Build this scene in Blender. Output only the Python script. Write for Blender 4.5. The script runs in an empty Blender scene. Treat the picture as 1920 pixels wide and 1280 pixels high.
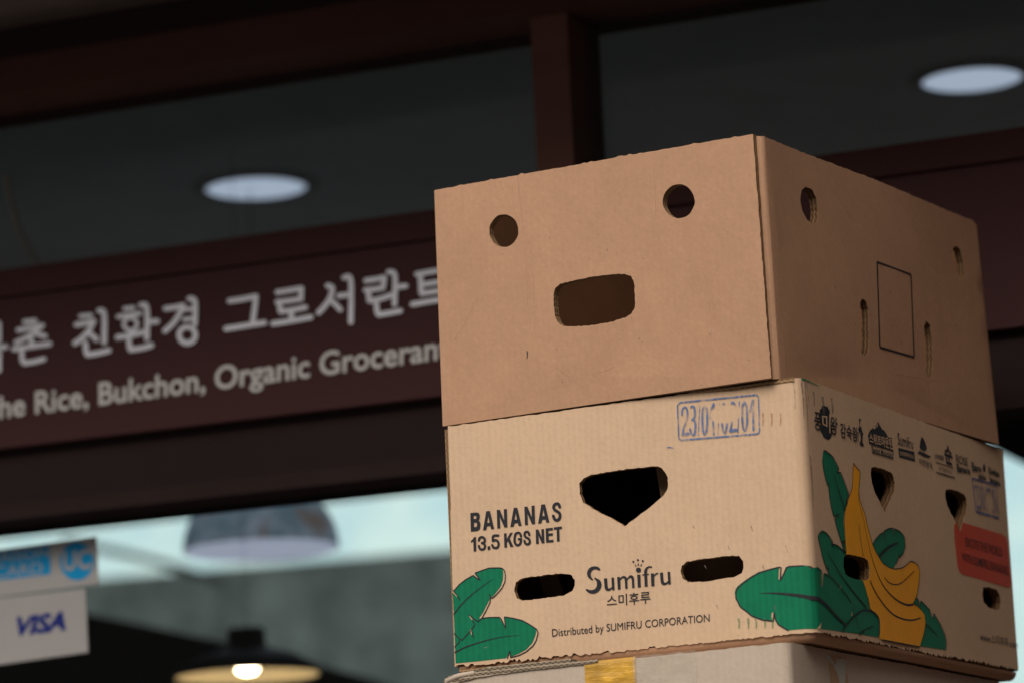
import bpy, math, random
from mathutils import Vector, Matrix, noise
from mathutils.geometry import delaunay_2d_cdt
random.seed(7)
R = math.radians
S = bpy.context.scene
COL = S.collection

# ------------------------------------------------------------------ camera, sky, sun, exposure
FPX, PITCH, ROLL, CZ = 6858.0, R(11.03), R(-2.626), 0.75      # focal length in photo pixels (1920 wide)
cam_d = bpy.data.cameras.new('camera'); cam = bpy.data.objects.new('camera', cam_d); COL.objects.link(cam)
cam_d.sensor_width = 36.0; cam_d.lens = 36.0 * FPX / 1920.0
cam_d.clip_start = 0.05; cam_d.clip_end = 2000
_f = Vector((0, math.cos(PITCH), math.sin(PITCH))); _u = Vector((0, -math.sin(PITCH), math.cos(PITCH))); _r = Vector((1, 0, 0))
_c, _s = math.cos(ROLL), math.sin(ROLL)
CR = _c * _r + _s * _u          # camera right
CU = -_s * _r + _c * _u         # camera up
# image x' = c*u - s*v ; y' = s*u + c*v   (v downwards)
CAMX = _c * _r - _s * (-_u)
CAMY = _s * _r + _c * (-_u)
mr = Matrix((CAMX, -CAMY, -_f)).transposed().to_4x4()
cam.matrix_world = Matrix.Translation((0, 0, CZ)) @ mr
cam_d.dof.use_dof = True; cam_d.dof.focus_distance = 3.63; cam_d.dof.aperture_fstop = 4.4; cam_d.dof.aperture_blades = 0
S.camera = cam

SUN_AZ = Vector((-0.36, -0.93)).normalized(); SUN_EL = R(42)
w = bpy.data.worlds.new('World'); S.world = w; w.use_nodes = True
nt = w.node_tree; bg = nt.nodes['Background']
sky = nt.nodes.new('ShaderNodeTexSky'); sky.sky_type = 'NISHITA'; sky.sun_disc = False
sky.sun_elevation = SUN_EL; sky.sun_rotation = math.atan2(SUN_AZ.x, SUN_AZ.y) % (2 * math.pi)
sky.dust_density = 2.0; sky.air_density = 1.0; sky.ozone_density = 1.0
# thin bright overcast: most of the sky is white cloud, some blue shows through
wtc = nt.nodes.new('ShaderNodeTexCoord'); wns = nt.nodes.new('ShaderNodeTexNoise'); wns.inputs['Scale'].default_value = 75.0; wns.inputs['Detail'].default_value = 4; wns.inputs['Roughness'].default_value = .7
nt.links.new(wtc.outputs['Generated'], wns.inputs['Vector'])
wmr = nt.nodes.new('ShaderNodeMapRange'); wmr.inputs[1].default_value = .36; wmr.inputs[2].default_value = .64; wmr.inputs[3].default_value = .50; wmr.inputs[4].default_value = 1.0
nt.links.new(wns.outputs[0], wmr.inputs[0])
wmx = nt.nodes.new('ShaderNodeMix'); wmx.data_type = 'RGBA'; nt.links.new(wmr.outputs[0], wmx.inputs[0])
nt.links.new(sky.outputs[0], wmx.inputs[6]); wmx.inputs[7].default_value = (7.3, 7.0, 6.7, 1)
nt.links.new(wmx.outputs[2], bg.inputs[0]); bg.inputs[1].default_value = 0.14
sl = bpy.data.lights.new('sun', 'SUN'); sl.energy = 2.45; sl.angle = R(40); sl.color = (1.0, 0.92, 0.82)
so = bpy.data.objects.new('sun', sl); COL.objects.link(so)
sv = Vector((SUN_AZ.x * math.cos(SUN_EL), SUN_AZ.y * math.cos(SUN_EL), math.sin(SUN_EL)))
so.rotation_euler = sv.to_track_quat('Z', 'Y').to_euler(); so.location = sv * 20
S.view_settings.view_transform = 'Standard'; S.view_settings.look = 'None'
S.view_settings.exposure = 0.0; S.view_settings.gamma = 1.0; S.view_settings.use_curve_mapping = False
S.cycles.max_bounces = 10; S.cycles.transparent_max_bounces = 16
S.cycles.sample_clamp_indirect = 4.0; S.cycles.caustics_reflective = False; S.cycles.caustics_refractive = False

def ray(px, py):
    u, v = px - 960.0, py - 640.0
    return (CAMX * u + CAMY * v + _f * FPX).normalized()
CAM = Vector((0, 0, CZ))

# ------------------------------------------------------------------ materials
def new_mat(name):
    m = bpy.data.materials.new(name); m.use_nodes = True
    return m, m.node_tree, m.node_tree.nodes['Principled BSDF']
def nd(t, typ, **kw):
    n = t.nodes.new(typ)
    for k, v in kw.items():
        if hasattr(n, k): setattr(n, k, v)
        else: n.inputs[k].default_value = v
    return n
def math_n(t, op, a, b=None, c=None):
    n = t.nodes.new('ShaderNodeMath'); n.operation = op
    for i, v in enumerate((a, b, c)):
        if v is None: continue
        if isinstance(v, (int, float)): n.inputs[i].default_value = v
        else: t.links.new(v, n.inputs[i])
    return n.outputs[0]
def scaled(t, src, sx, sy, sz=1.0):
    mp = t.nodes.new('ShaderNodeMapping'); mp.inputs['Scale'].default_value = (sx, sy, sz)
    t.links.new(src, mp.inputs['Vector']); return mp.outputs[0]
def noise_n(t, vec, scale=1.0, detail=3.0, rough=0.55):
    n = t.nodes.new('ShaderNodeTexNoise'); n.inputs['Scale'].default_value = scale
    n.inputs['Detail'].default_value = detail; n.inputs['Roughness'].default_value = rough
    t.links.new(vec, n.inputs['Vector']); return n.outputs[0]
def mul_rgb(t, col, fac):
    n = t.nodes.new('ShaderNodeVectorMath'); n.operation = 'SCALE'
    if isinstance(col, tuple): n.inputs[0].default_value = col
    else: t.links.new(col, n.inputs[0])
    t.links.new(fac, n.inputs[3]); return n.outputs[0]
def mix_col(t, fac, a, b):
    n = t.nodes.new('ShaderNodeMix'); n.data_type = 'RGBA'
    for i, v in ((6, a), (7, b)):
        if isinstance(v, tuple): n.inputs[i].default_value = (*v, 1)
        else: t.links.new(v, n.inputs[i])
    if isinstance(fac, (int, float)): n.inputs[0].default_value = fac
    else: t.links.new(fac, n.inputs[0])
    return n.outputs[2]
def ramp(t, fac, a, b):
    n = t.nodes.new('ShaderNodeMapRange'); n.inputs[1].default_value = a; n.inputs[2].default_value = b
    t.links.new(fac, n.inputs[0]); return n.outputs[0]

def board_mat(name, col, spread=0.10, flute=0.05, rough=0.82, stain=0.0):
    """kraft liner: fibres, specks, blotches and a faint washboard from the flutes (UV in metres)"""
    m, t, b = new_mat(name)
    uv = nd(t, 'ShaderNodeTexCoord').outputs['UV']
    rt = nd(t, 'ShaderNodeMapping'); rt.inputs['Rotation'].default_value = (.3, .2, .62); t.links.new(uv, rt.inputs['Vector']); ruv = rt.outputs[0]
    fine = noise_n(t, scaled(t, ruv, 260, 300, 280), 1, 4, .72)
    fib = noise_n(t, scaled(t, ruv, 120, 190, 150), 1, 3, .6)
    big = noise_n(t, uv, 7, 4, .6)
    blot = noise_n(t, uv, 34, 3, .55)
    wv = nd(t, 'ShaderNodeTexWave', wave_type='BANDS', bands_direction='X')
    wv.inputs['Scale'].default_value = 1.0; wv.inputs['Distortion'].default_value = 2.2; wv.inputs['Detail'].default_value = 2
    t.links.new(scaled(t, uv, 46, 9), wv.inputs['Vector'])
    v = math_n(t, 'MULTIPLY_ADD', fine, spread * 2.6, 1 - spread * 1.3)
    v = math_n(t, 'MULTIPLY_ADD', math_n(t, 'SUBTRACT', fib, .5), spread * 1.6, v)
    v = math_n(t, 'MULTIPLY_ADD', math_n(t, 'SUBTRACT', big, .5), spread * 2.2, v)
    v = math_n(t, 'MULTIPLY_ADD', math_n(t, 'SUBTRACT', blot, .5), spread * 1.1, v)
    v = math_n(t, 'MULTIPLY_ADD', math_n(t, 'SUBTRACT', wv.outputs[1], .5), flute, v)
    vor = nd(t, 'ShaderNodeTexVoronoi', feature='F1'); vor.inputs['Scale'].default_value = 1
    t.links.new(scaled(t, uv, 75, 75), vor.inputs['Vector'])
    gate = ramp(t, noise_n(t, scaled(t, uv, 75, 75), .37, 1), .55, .62)
    speck = math_n(t, 'MULTIPLY', ramp(t, vor.outputs['Distance'], .07, .03), gate)
    v = math_n(t, 'MULTIPLY_ADD', speck, -.22, v)
    c = mul_rgb(t, col, v)
    if stain:
        dk = ramp(t, noise_n(t, scaled(t, uv, 13, 5), 1, 5, .65), .56, .75)
        c = mix_col(t, math_n(t, 'MULTIPLY', dk, stain), c, tuple(x * y for x, y in zip(col, (.72, .62, .5))))
    t.links.new(c, b.inputs['Base Color'])
    b.inputs['Roughness'].default_value = rough; b.inputs['Specular IOR Level'].default_value = .25
    bp = nd(t, 'ShaderNodeBump'); bp.inputs['Strength'].default_value = .22; bp.inputs['Distance'].default_value = .0006
    h = math_n(t, 'MULTIPLY_ADD', wv.outputs[1], .12, fib)
    h = math_n(t, 'MULTIPLY_ADD', blot, 1.4, h)
    t.links.new(h, bp.inputs['Height']); t.links.new(bp.outputs[0], b.inputs['Normal'])
    return m
def edge_mat(name, light, dark, ply=.004):
    """raw cut edge of corrugated board: pale liners, dark flute between them (UV: u along edge, v across)"""
    m, t, b = new_mat(name)
    uv = nd(t, 'ShaderNodeTexCoord').outputs['UV']
    sp = nd(t, 'ShaderNodeSeparateXYZ'); t.links.new(uv, sp.inputs[0])
    ph = math_n(t, 'FRACT', math_n(t, 'DIVIDE', sp.outputs[1], ply))
    d = math_n(t, 'ABSOLUTE', math_n(t, 'SUBTRACT', ph, .5))              # .5 at a liner, 0 in the middle
    lin = ramp(t, d, .27, .42)
    sn = math_n(t, 'SINE', math_n(t, 'MULTIPLY', sp.outputs[0], 2 * math.pi / .0065))
    fl = math_n(t, 'ABSOLUTE', math_n(t, 'SUBTRACT', math_n(t, 'SUBTRACT', ph, .5), math_n(t, 'MULTIPLY', sn, .26)))
    fl = ramp(t, fl, .13, .05)
    k = math_n(t, 'MAXIMUM', lin, math_n(t, 'MULTIPLY', fl, .8))
    n = noise_n(t, scaled(t, uv, 330, 500), 1, 3)
    k = math_n(t, 'MULTIPLY', k, math_n(t, 'MULTIPLY_ADD', n, 1.5, .15))
    t.links.new(mix_col(t, k, dark, light), b.inputs['Base Color'])
    b.inputs['Roughness'].default_value = .95; b.inputs['Specular IOR Level'].default_value = .1
    return m
def ink_mat(name, col, rough=.6, wear=.12, fade=None):
    """printed ink with fibre-scale mottling; fade=(u,v,ru,rv) leaves a rubbed bare spot in a stamp"""
    m, t, b = new_mat(name)
    uv = nd(t, 'ShaderNodeTexCoord').outputs['UV']
    n = noise_n(t, scaled(t, uv, 233, 287), 1, 3, .7); n2 = noise_n(t, uv, 40, 3)
    v = math_n(t, 'MULTIPLY_ADD', n, wear * 1.6, 1 - wear * .8)
    v = math_n(t, 'MULTIPLY_ADD', math_n(t, 'SUBTRACT', n2, .5), wear * 2, v)
    wv = nd(t, 'ShaderNodeTexWave', wave_type='BANDS', bands_direction='X'); wv.inputs['Scale'].default_value = 1.0; wv.inputs['Distortion'].default_value = 2.5; wv.inputs['Detail'].default_value = 2
    t.links.new(scaled(t, uv, 46, 9), wv.inputs['Vector'])
    v = math_n(t, 'MULTIPLY_ADD', math_n(t, 'SUBTRACT', wv.outputs[1], .5), wear*.7, v)
    rub = ramp(t, noise_n(t, scaled(t, uv, 60, 95), 1, 4, .7), .66, .76)
    c = mul_rgb(t, col, v)
    if wear > .09 and not fade: c = mix_col(t, math_n(t, 'MULTIPLY', rub, .22), c, (.50, .42, .30))
    t.links.new(c, b.inputs['Base Color'])
    b.inputs['Roughness'].default_value = rough; b.inputs['Specular IOR Level'].default_value = .08
    if fade:
        a = ramp(t, noise_n(t, scaled(t, uv, 330, 150), 1, 3, .6), .30, .50)
        a = math_n(t, 'MULTIPLY', a, ramp(t, noise_n(t, uv, 75, 2), .25, .5))
        a = math_n(t, 'MULTIPLY_ADD', a, fade[5], fade[4])
        sp = nd(t, 'ShaderNodeSeparateXYZ'); t.links.new(uv, sp.inputs[0])
        du = math_n(t, 'DIVIDE', math_n(t, 'SUBTRACT', sp.outputs[0], fade[0]), fade[2])
        dv = math_n(t, 'DIVIDE', math_n(t, 'SUBTRACT', sp.outputs[1], fade[1]), fade[3])
        rr = math_n(t, 'ADD', math_n(t, 'MULTIPLY', du, du), math_n(t, 'MULTIPLY', dv, dv))
        rr = math_n(t, 'MULTIPLY_ADD', math_n(t, 'SUBTRACT', n2, .5), 1.0, rr)
        a = math_n(t, 'MULTIPLY', a, ramp(t, rr, .75, 1.15))
        t.links.new(a, b.inputs['Alpha'])
    return m
def plain_mat(name, col, rough=.6, spec=.3, vary=.2, scale=9.0, stretch=(1, 1, 1), bump=0.0):
    m, t, b = new_mat(name)
    oc = nd(t, 'ShaderNodeTexCoord').outputs['Object']
    v = scaled(t, oc, *stretch)
    n = noise_n(t, v, scale, 5, .6); n2 = noise_n(t, v, scale * 7, 3, .6)
    k = math_n(t, 'MULTIPLY_ADD', n, vary * 2, 1 - vary * 1.5)
    k = math_n(t, 'MULTIPLY_ADD', n2, vary, k)
    t.links.new(mul_rgb(t, col, k), b.inputs['Base Color'])
    b.inputs['Roughness'].default_value = rough; b.inputs['Specular IOR Level'].default_value = spec
    if bump:
        bp = nd(t, 'ShaderNodeBump'); bp.inputs['Strength'].default_value = .5; bp.inputs['Distance'].default_value = bump
        t.links.new(n2, bp.inputs['Height']); t.links.new(bp.outputs[0], b.inputs['Normal'])
    return m
def emit_mat(name, col, strength):
    m, t, b = new_mat(name)
    b.inputs['Base Color'].default_value = (.8, .8, .8, 1)
    b.inputs['Emission Color'].default_value = (*col, 1); b.inputs['Emission Strength'].default_value = strength
    return m
def glass_mat(name, rough=0.0, tint=(.96, .97, .97)):
    m = bpy.data.materials.new(name); m.use_nodes = True; t = m.node_tree; t.nodes.clear()
    o = t.nodes.new('ShaderNodeOutputMaterial'); tr = t.nodes.new('ShaderNodeBsdfTransparent'); gl = t.nodes.new('ShaderNodeBsdfGlossy')
    tr.inputs[0].default_value = (*tint, 1); gl.inputs['Roughness'].default_value = rough
    fr = t.nodes.new('ShaderNodeFresnel'); fr.inputs[0].default_value = 1.35
    mx = t.nodes.new('ShaderNodeMixShader'); t.links.new(fr.outputs[0], mx.inputs[0])
    t.links.new(tr.outputs[0], mx.inputs[1]); t.links.new(gl.outputs[0], mx.inputs[2]); t.links.new(mx.outputs[0], o.inputs[0])
    return m

M = {}
M['kraft'] = board_mat('kraft_board', (.446, .256, .154), .125, .020, stain=.3)
M['kraft_light'] = board_mat('light_kraft_board', (.600, .415, .270), .09, .035, stain=.22)
M['kraft_grey'] = board_mat('greyish_kraft_board', (.500, .410, .325), .10, .03, stain=.2)
M['kraft_in'] = board_mat('shaded_inner_board', (.165, .076, .034), .12, .06)  # shade inside the boxes is put into this darker kraft colour
M['edge'] = edge_mat('kraft_cut_edge', (.42, .265, .145), (.14, .08, .04))
M['kraft_flap'] = board_mat('tray_board', (.26, .15, .08), .12, .03); M['edge_dk'] = edge_mat('shaded_kraft_edge', (.235, .135, .068), (.07, .036, .017)); M['edge_grey'] = edge_mat('grey_cut_edge', (.47, .38, .28), (.10, .075, .05))  # edge_dk: darker copy of the cut edge, shade put into its colour
M['scuff'] = ink_mat('grey_scuff', (.20, .16, .13), .8, .3, (9, 9, .01, .01, .0, .6)); M['crease'] = ink_mat('pale_crease', (.60, .37, .24), .7, .15, (9, 9, .01, .01, .12, .5))
M['ink'] = ink_mat('black_ink', (.030, .030, .036), .65, .14)
M['green'] = ink_mat('green_ink', (.008, .160, .078), .55, .17)
M['yellow'] = ink_mat('banana_ink', (.86, .36, .003), .55, .10)
M['red'] = ink_mat('red_ink', (.56, .055, .016), .55, .10)
M['barepaper'] = ink_mat('bare_paper', (.600, .415, .270), .8, .08)

# ------------------------------------------------------------------ mesh helpers
def thing(name, label, cat, mw=None, group=None):
    o = bpy.data.objects.new(name, None); COL.objects.link(o); o.empty_display_size = .1
    if mw is not None: o.matrix_world = mw
    o['label'] = label; o['category'] = cat
    if group: o['group'] = group
    return o
class MB:
    """gathers faces with material and UV, then links them as one mesh object (coordinates local to the parent)"""
    def __init__(s): s.v = []; s.f = []; s.m = []; s.uv = []; s.sm = []; s.mats = []
    def mi(s, key):
        if key not in s.mats: s.mats.append(key)
        return s.mats.index(key)
    def face(s, pts, key, uvs=None, smooth=False):
        b = len(s.v); s.v += [tuple(p) for p in pts]; s.f.append(tuple(range(b, b + len(pts))))
        s.m.append(s.mi(key)); s.uv.append(uvs or [(0, 0)] * len(pts)); s.sm.append(smooth)
    def mesh(s, verts, faces, key, uvs=None, smooth=False):
        b = len(s.v); s.v += [tuple(p) for p in verts]; k = s.mi(key)
        for f in faces:
            s.f.append(tuple(b + i for i in f)); s.m.append(k); s.sm.append(smooth)
            s.uv.append([uvs[i] for i in f] if uvs else [(0, 0)] * len(f))
    def box(s, x0, x1, y0, y1, z0, z1, key, bev=0.0):
        P = lambda x, y, z: (x, y, z)
        q = [((x0,y0,z0),(x1,y0,z0),(x1,y0,z1),(x0,y0,z1)), ((x1,y0,z0),(x1,y1,z0),(x1,y1,z1),(x1,y0,z1)),
             ((x1,y1,z0),(x0,y1,z0),(x0,y1,z1),(x1,y1,z1)), ((x0,y1,z0),(x0,y0,z0),(x0,y0,z1),(x0,y1,z1)),
             ((x0,y0,z1),(x1,y0,z1),(x1,y1,z1),(x0,y1,z1)), ((x0,y1,z0),(x1,y1,z0),(x1,y0,z0),(x0,y0,z0))]
        for i, f in enumerate(q):
            if i in (0, 2): uv = [(p[0], p[2]) for p in f]
            elif i in (1, 3): uv = [(p[1], p[2]) for p in f]
            else: uv = [(p[0], p[1]) for p in f]
            s.face(f, key, uv)
    def lathe(s, prof, key, n=40, smooth=True):
        """profile [(r,z)...] round the local z axis"""
        vs = [(r * math.cos(2*math.pi*i/n), r * math.sin(2*math.pi*i/n), z) for r, z in prof for i in range(n)]
        fs = [(j*n+i, j*n+(i+1) % n, (j+1)*n+(i+1) % n, (j+1)*n+i) for j in range(len(prof)-1) for i in range(n)]
        s.mesh(vs, fs, key, None, smooth)
    def tube(s, pts, r, key, n=8):
        pts = [Vector(p) for p in pts]; vs = []
        for i, p in enumerate(pts):
            d = (pts[min(i+1, len(pts)-1)] - pts[max(i-1, 0)]).normalized()
            a = d.cross(Vector((.13, .31, .94))).normalized(); b = d.cross(a)
            vs += [p + r * (a * math.cos(2*math.pi*k/n) + b * math.sin(2*math.pi*k/n)) for k in range(n)]
        fs = [(i*n+k, i*n+(k+1) % n, (i+1)*n+(k+1) % n, (i+1)*n+k) for i in range(len(pts)-1) for k in range(n)]
        s.mesh(vs, fs, key, None, True)
    def build(s, name, parent=None, mw=None):
        me = s.data(name); o = bpy.data.objects.new(name, me); COL.objects.link(o)
        if parent is not None: o.parent = parent
        elif mw is not None: o.matrix_world = mw
        return o
    def refresh(s, o): o.data = s.data(o.name)          # marks added to a panel after it was linked
    def data(s, name):
        me = bpy.data.meshes.new(name); me.from_pydata(s.v, [], s.f)
        for k in s.mats: me.materials.append(M[k])
        me.polygons.foreach_set('material_index', s.m); me.polygons.foreach_set('use_smooth', s.sm)
        l = me.uv_layers.new(name='UVMap'); flat = [c for f in s.uv for p in f for c in p]; l.data.foreach_set('uv', flat)
        me.update(); return me
def tag(o, label=None, cat=None, group=None, kind=None):
    for k, v in (('label', label), ('category', cat), ('group', group), ('kind', kind)):
        if v: o[k] = v
    return o

def inside(p, poly):
    x, y = p; r = False; j = len(poly) - 1
    for i in range(len(poly)):
        xi, yi = poly[i]; xj, yj = poly[j]
        if (yi > y) != (yj > y) and x < (xj - xi) * (y - yi) / (yj - yi) + xi: r = not r
        j = i
    return r
def fill(loops, holes=(), cuts=(), grid=0.0):
    """triangles covering the loops less the holes; cuts: lines u=const to split along; grid: spacing of inner points"""
    V = []; E = []
    def loop(L):
        b = len(V)
        for p in L: V.append(Vector(p))
        n = len(L); E.extend((b+i, b+(i+1) % n) for i in range(n))
    for L in loops: loop(L)
    for L in holes: loop(L)
    xs = [p[0] for L in loops for p in L]; ys = [p[1] for L in loops for p in L]
    for c in cuts:
        if min(xs) < c < max(xs):
            b = len(V); V.extend((Vector((c, min(ys) - .01)), Vector((c, max(ys) + .01)))); E.append((b, b+1))
    if grid:
        nx = int((max(xs)-min(xs))/grid); ny = int((max(ys)-min(ys))/grid)
        for i in range(1, nx+1):
            for j in range(1, ny+1):
                p = (min(xs)+(i+.2*((j % 2)-.5))*grid, min(ys)+j*grid)
                if any(inside(p, L) for L in loops): V.append(Vector(p))
    v, e, f, *_ = delaunay_2d_cdt(V, E, [], 0, 1e-7)
    out = []
    for t in f:
        c = (sum(v[i].x for i in t)/len(t), sum(v[i].y for i in t)/len(t))
        if any(inside(c, L) for L in loops) and not any(inside(c, L) for L in holes):
            a = (v[t[1]]-v[t[0]]).cross(v[t[2]]-v[t[0]])
            if abs(a) > 1e-12: out.append(tuple(t) if a > 0 else tuple(reversed(t)))
    return [(p.x, p.y) for p in v], out
def sheet(mb, vt, key, wrap, off):
    v, t = vt
    used = sorted({i for f in t for i in f}); ix = {i: k for k, i in enumerate(used)}
    mb.mesh([wrap(*v[i], off) for i in used], [tuple(ix[i] for i in f) for f in t], key, [v[i] for i in used], True)
def board(mb, vt, wrap, o0, o1, face, back, edge):
    """solid board between offsets o0 (outside) and o1 (inside), raw edges in the edge material"""
    v, t = vt
    sheet(mb, vt, face, wrap, o0)
    sheet(mb, (v, [tuple(reversed(f)) for f in t]), back, wrap, o1)
    cnt = {}
    for f in t:
        for a, b in ((f[0], f[1]), (f[1], f[2]), (f[2], f[0])): cnt[(a, b)] = 1
    th = abs(o1 - o0)
    for (a, b) in cnt:
        if (b, a) in cnt: continue
        A, B = v[a], v[b]
        ua = (A[0]+A[1]); ub = ua + math.hypot(B[0]-A[0], B[1]-A[1])
        mb.face([wrap(*B, o0), wrap(*A, o0), wrap(*A, o1), wrap(*B, o1)], edge, [(ub, 0), (ua, 0), (ua, th), (ub, th)])
def resample(poly, step, jit=0.0, closed=True, seed=0, smooth=0):
    rng = random.Random(seed); P = [Vector(p) for p in poly]; out = []
    n = len(P); rngs = n if closed else n-1
    if smooth:                                            # Chaikin corner cutting
        for _ in range(smooth):
            Q = []
            for i in range(len(P)):
                a, b = P[i], P[(i+1) % len(P)]; Q += [a*.75+b*.25, a*.25+b*.75]
            P = Q
        n = len(P); rngs = n
    for i in range(rngs):
        a, b = P[i], P[(i+1) % n]; d = b-a; L = d.length; k = max(1, int(L/step))
        nrm = Vector((-d.y, d.x)).normalized() if L > 0 else Vector((0, 0))
        for j in range(k):
            p = a + d*(j/k) + nrm*(rng.uniform(-jit, jit)); out.append((p.x, p.y))
    if not closed: out.append(tuple(P[-1]))
    return out
def ribbon(pts, w0, w1=None, n=0):
    """outline of a stroke along pts, width from w0 to w1"""
    w1 = w0 if w1 is None else w1
    P = [Vector(p) for p in pts]
    if len(P) > 2:                                        # smooth by Catmull-Rom
        Q = []
        for i in range(len(P)-1):
            p0, p1, p2, p3 = P[max(i-1, 0)], P[i], P[i+1], P[min(i+2, len(P)-1)]
            for k in range(4):
                t = k/4; Q.append(.5*((2*p1)+(p2-p0)*t+(2*p0-5*p1+4*p2-p3)*t*t+(3*p1-p0-3*p2+p3)*t**3))
        Q.append(P[-1]); P = Q
    L = []; Rr = []; m = len(P)
    for i, p in enumerate(P):
        d = (P[min(i+1, m-1)]-P[max(i-1, 0)])
        d = d.normalized() if d.length > 0 else Vector((1, 0)); nn = Vector((-d.y, d.x)); ww = (w0+(w1-w0)*i/(m-1))/2
        L.append(p+nn*ww); Rr.append(p-nn*ww)
    return [((L[i]), (L[i+1]), (Rr[i+1]), (Rr[i])) for i in range(m-1)]
def stroke(mb, pts, wd, key, wrap, off, w1=None, cuts=()):
    for q in ribbon(pts, wd, w1):
        q = [tuple(p) for p in q]
        us = [p[0] for p in q]
        if any(min(us) < c < max(us) for c in cuts): sheet(mb, fill([q], (), cuts), key, wrap, off); continue
        a = (q[1][0]-q[0][0])*(q[2][1]-q[0][1])-(q[1][1]-q[0][1])*(q[2][0]-q[0][0])
        if a < 0: q = q[::-1]
        mb.face([wrap(*p, off) for p in q], key, q)

def brush(strokes, tomap, wd):
    """loops covering thick rounded strokes; strokes: (points, width scale) in picture units, tomap: to surface metres"""
    loops = []
    for st in strokes:
        pts, k = st if isinstance(st, tuple) else (st, 1.0)
        P = [Vector(q) for q in pts]
        if len(P) > 2:
            Q = []
            for i in range(len(P)-1):
                p0, p1, p2, p3 = P[max(i-1, 0)], P[i], P[i+1], P[min(i+2, len(P)-1)]
                for j in range(4):
                    t = j/4; Q.append(.5*((2*p1)+(p2-p0)*t+(2*p0-5*p1+4*p2-p3)*t*t+(3*p1-p0-3*p2+p3)*t**3))
            P = Q+[P[-1]]
        r = wd*k/2
        for i, c in enumerate(P):
            loops.append(tomap([(c.x+r*math.cos(a*math.pi/6+.1*i), c.y+r*math.sin(a*math.pi/6+.1*i)) for a in range(12)]))
            if i+1 < len(P):
                d = (P[i+1]-c); 
                if d.length < 1e-6: continue
                d.normalize(); n = Vector((-d.y, d.x))*r
                loops.append(tomap([tuple(c+n), tuple(P[i+1]+n), tuple(P[i+1]-n), tuple(c-n)]))
    return loops
def ring(cx, cy, rx, ry=None):
    ry = ry or rx
    return [(cx+rx*math.cos(a*math.pi/10), cy+ry*math.sin(a*math.pi/10)) for a in range(21)]
_txt = {}
def text_tris(s, bold=0.0, shear=0.0, space=1.0):
    k = (s, bold, shear, space)
    if k in _txt: return _txt[k]
    cu = bpy.data.curves.new('lettering', 'FONT'); cu.body = s; cu.offset = bold; cu.shear = shear; cu.space_character = space
    cu.resolution_u = 4; cu.fill_mode = 'FRONT'
    o = bpy.data.objects.new('lettering', cu); COL.objects.link(o)
    dg = bpy.context.evaluated_depsgraph_get(); me = bpy.data.meshes.new_from_object(o.evaluated_get(dg))
    v = [(p.co.x, p.co.y) for p in me.vertices]; f = [tuple(p.vertices) for p in me.polygons]
    bpy.data.objects.remove(o); bpy.data.curves.remove(cu); bpy.data.meshes.remove(me)
    x0 = min(p[0] for p in v); x1 = max(p[0] for p in v); y0 = min(p[1] for p in v); y1 = max(p[1] for p in v)
    v = [((p[0]-x0)/(x1-x0), (p[1]-y0)/(y1-y0)) for p in v]
    _txt[k] = (v, f); return _txt[k]
def lettering(mb, s, quad, key, wrap, off, bold=0.0, shear=0.0, space=1.0):
    """text filling a quad TL,TR,BR,BL given in the surface's own (u,v) metres"""
    v, f = text_tris(s, bold, shear, space); TL, TR, BR, BL = [Vector(q) for q in quad]
    P = [tuple((BL*(1-x)+BR*x)*(1-y)+(TL*(1-x)+TR*x)*y) for x, y in v]
    out = []
    for t in f:
        a = sum(P[t[i]][0]*P[t[(i+1) % len(t)]][1]-P[t[(i+1) % len(t)]][0]*P[t[i]][1] for i in range(len(t)))
        out.append(t if a > 0 else tuple(reversed(t)))
    sheet(mb, (P, out), key, wrap, off)

# ------------------------------------------------------------------ frames: boxes and shopfront
def frame(x, y, z, yaw): return Matrix.Translation((x, y, z)) @ Matrix.Rotation(-yaw, 4, 'Z')
def hit(mw, axis, c, px, py):
    """point of the local plane (axis = c) on the line of sight through a photo pixel"""
    iv = mw.inverted(); o = iv @ CAM; d = iv.to_3x3() @ ray(px, py)
    k = (c - o[axis]) / d[axis]; return o + d * k
class Wrap:
    """unrolled outside of a box: u<0 on the front (x=u,y=0), u>0 on the side (x=0,y=u), rounded by r at u=0"""
    def __init__(s, mw, r, warp=0.0, seed=0.0): s.mw = mw; s.r = r; s.warp = warp; s.seed = seed
    def __call__(s, u, z, off):
        r = s.r
        if s.warp:
            off += s.warp * noise.noise(Vector((u*5+s.seed, z*5, s.seed*.7)))
        if u <= -r: return Vector((u, -off, z))
        if u >= r: return Vector((off, u, z))
        a = (u/r+1)/2 * math.pi/2
        return Vector((-r+(r+off)*math.sin(a), r-(r+off)*math.cos(a), z))
    def px(s, x, y, side=None):
        p = hit(s.mw, 1, 0, x, y)
        if side == 'f' or (side is None and p.x <= 0): return (p.x, p.z)
        q = hit(s.mw, 0, 0, x, y); return (q.y, q.z)
    def P(s, pts, o=(0, 0), k=1.0, side=None): return [s.px(o[0]+k*a, o[1]+k*b, side) for a, b in pts]
# zoom frames the marks were measured in: (origin, scale)
ZA = ((800, 230), .33595); ZB = ((1380, 230), .33603); Z4 = ((1200, 680), .21872); Z5 = ((820, 940), .26565)
Z6 = ((1200, 960), .25); Z8 = ((1480, 960), .25); ZC = ((1520, 830), .125); ZD = ((1520, 980), .1875)
ZE = ((1380, 1040), .125); ZF = ((840, 1050), .17192); ZG = ((1510, 740), .109375); ZH = ((1700, 800), .15625); ZI = ((1080, 1030), .104167)

BY = R(27.44); TY = R(30.2)
BH = .245
MBAN = frame(.2755, 3.4707, CZ + .628 - BH, BY)
MTOP = frame(.2543, 3.4767, CZ + .8741 - .2446, TY)

def cuts_for(r, n=6): return [-r + 2*r*i/n for i in range(n+1)]

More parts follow.
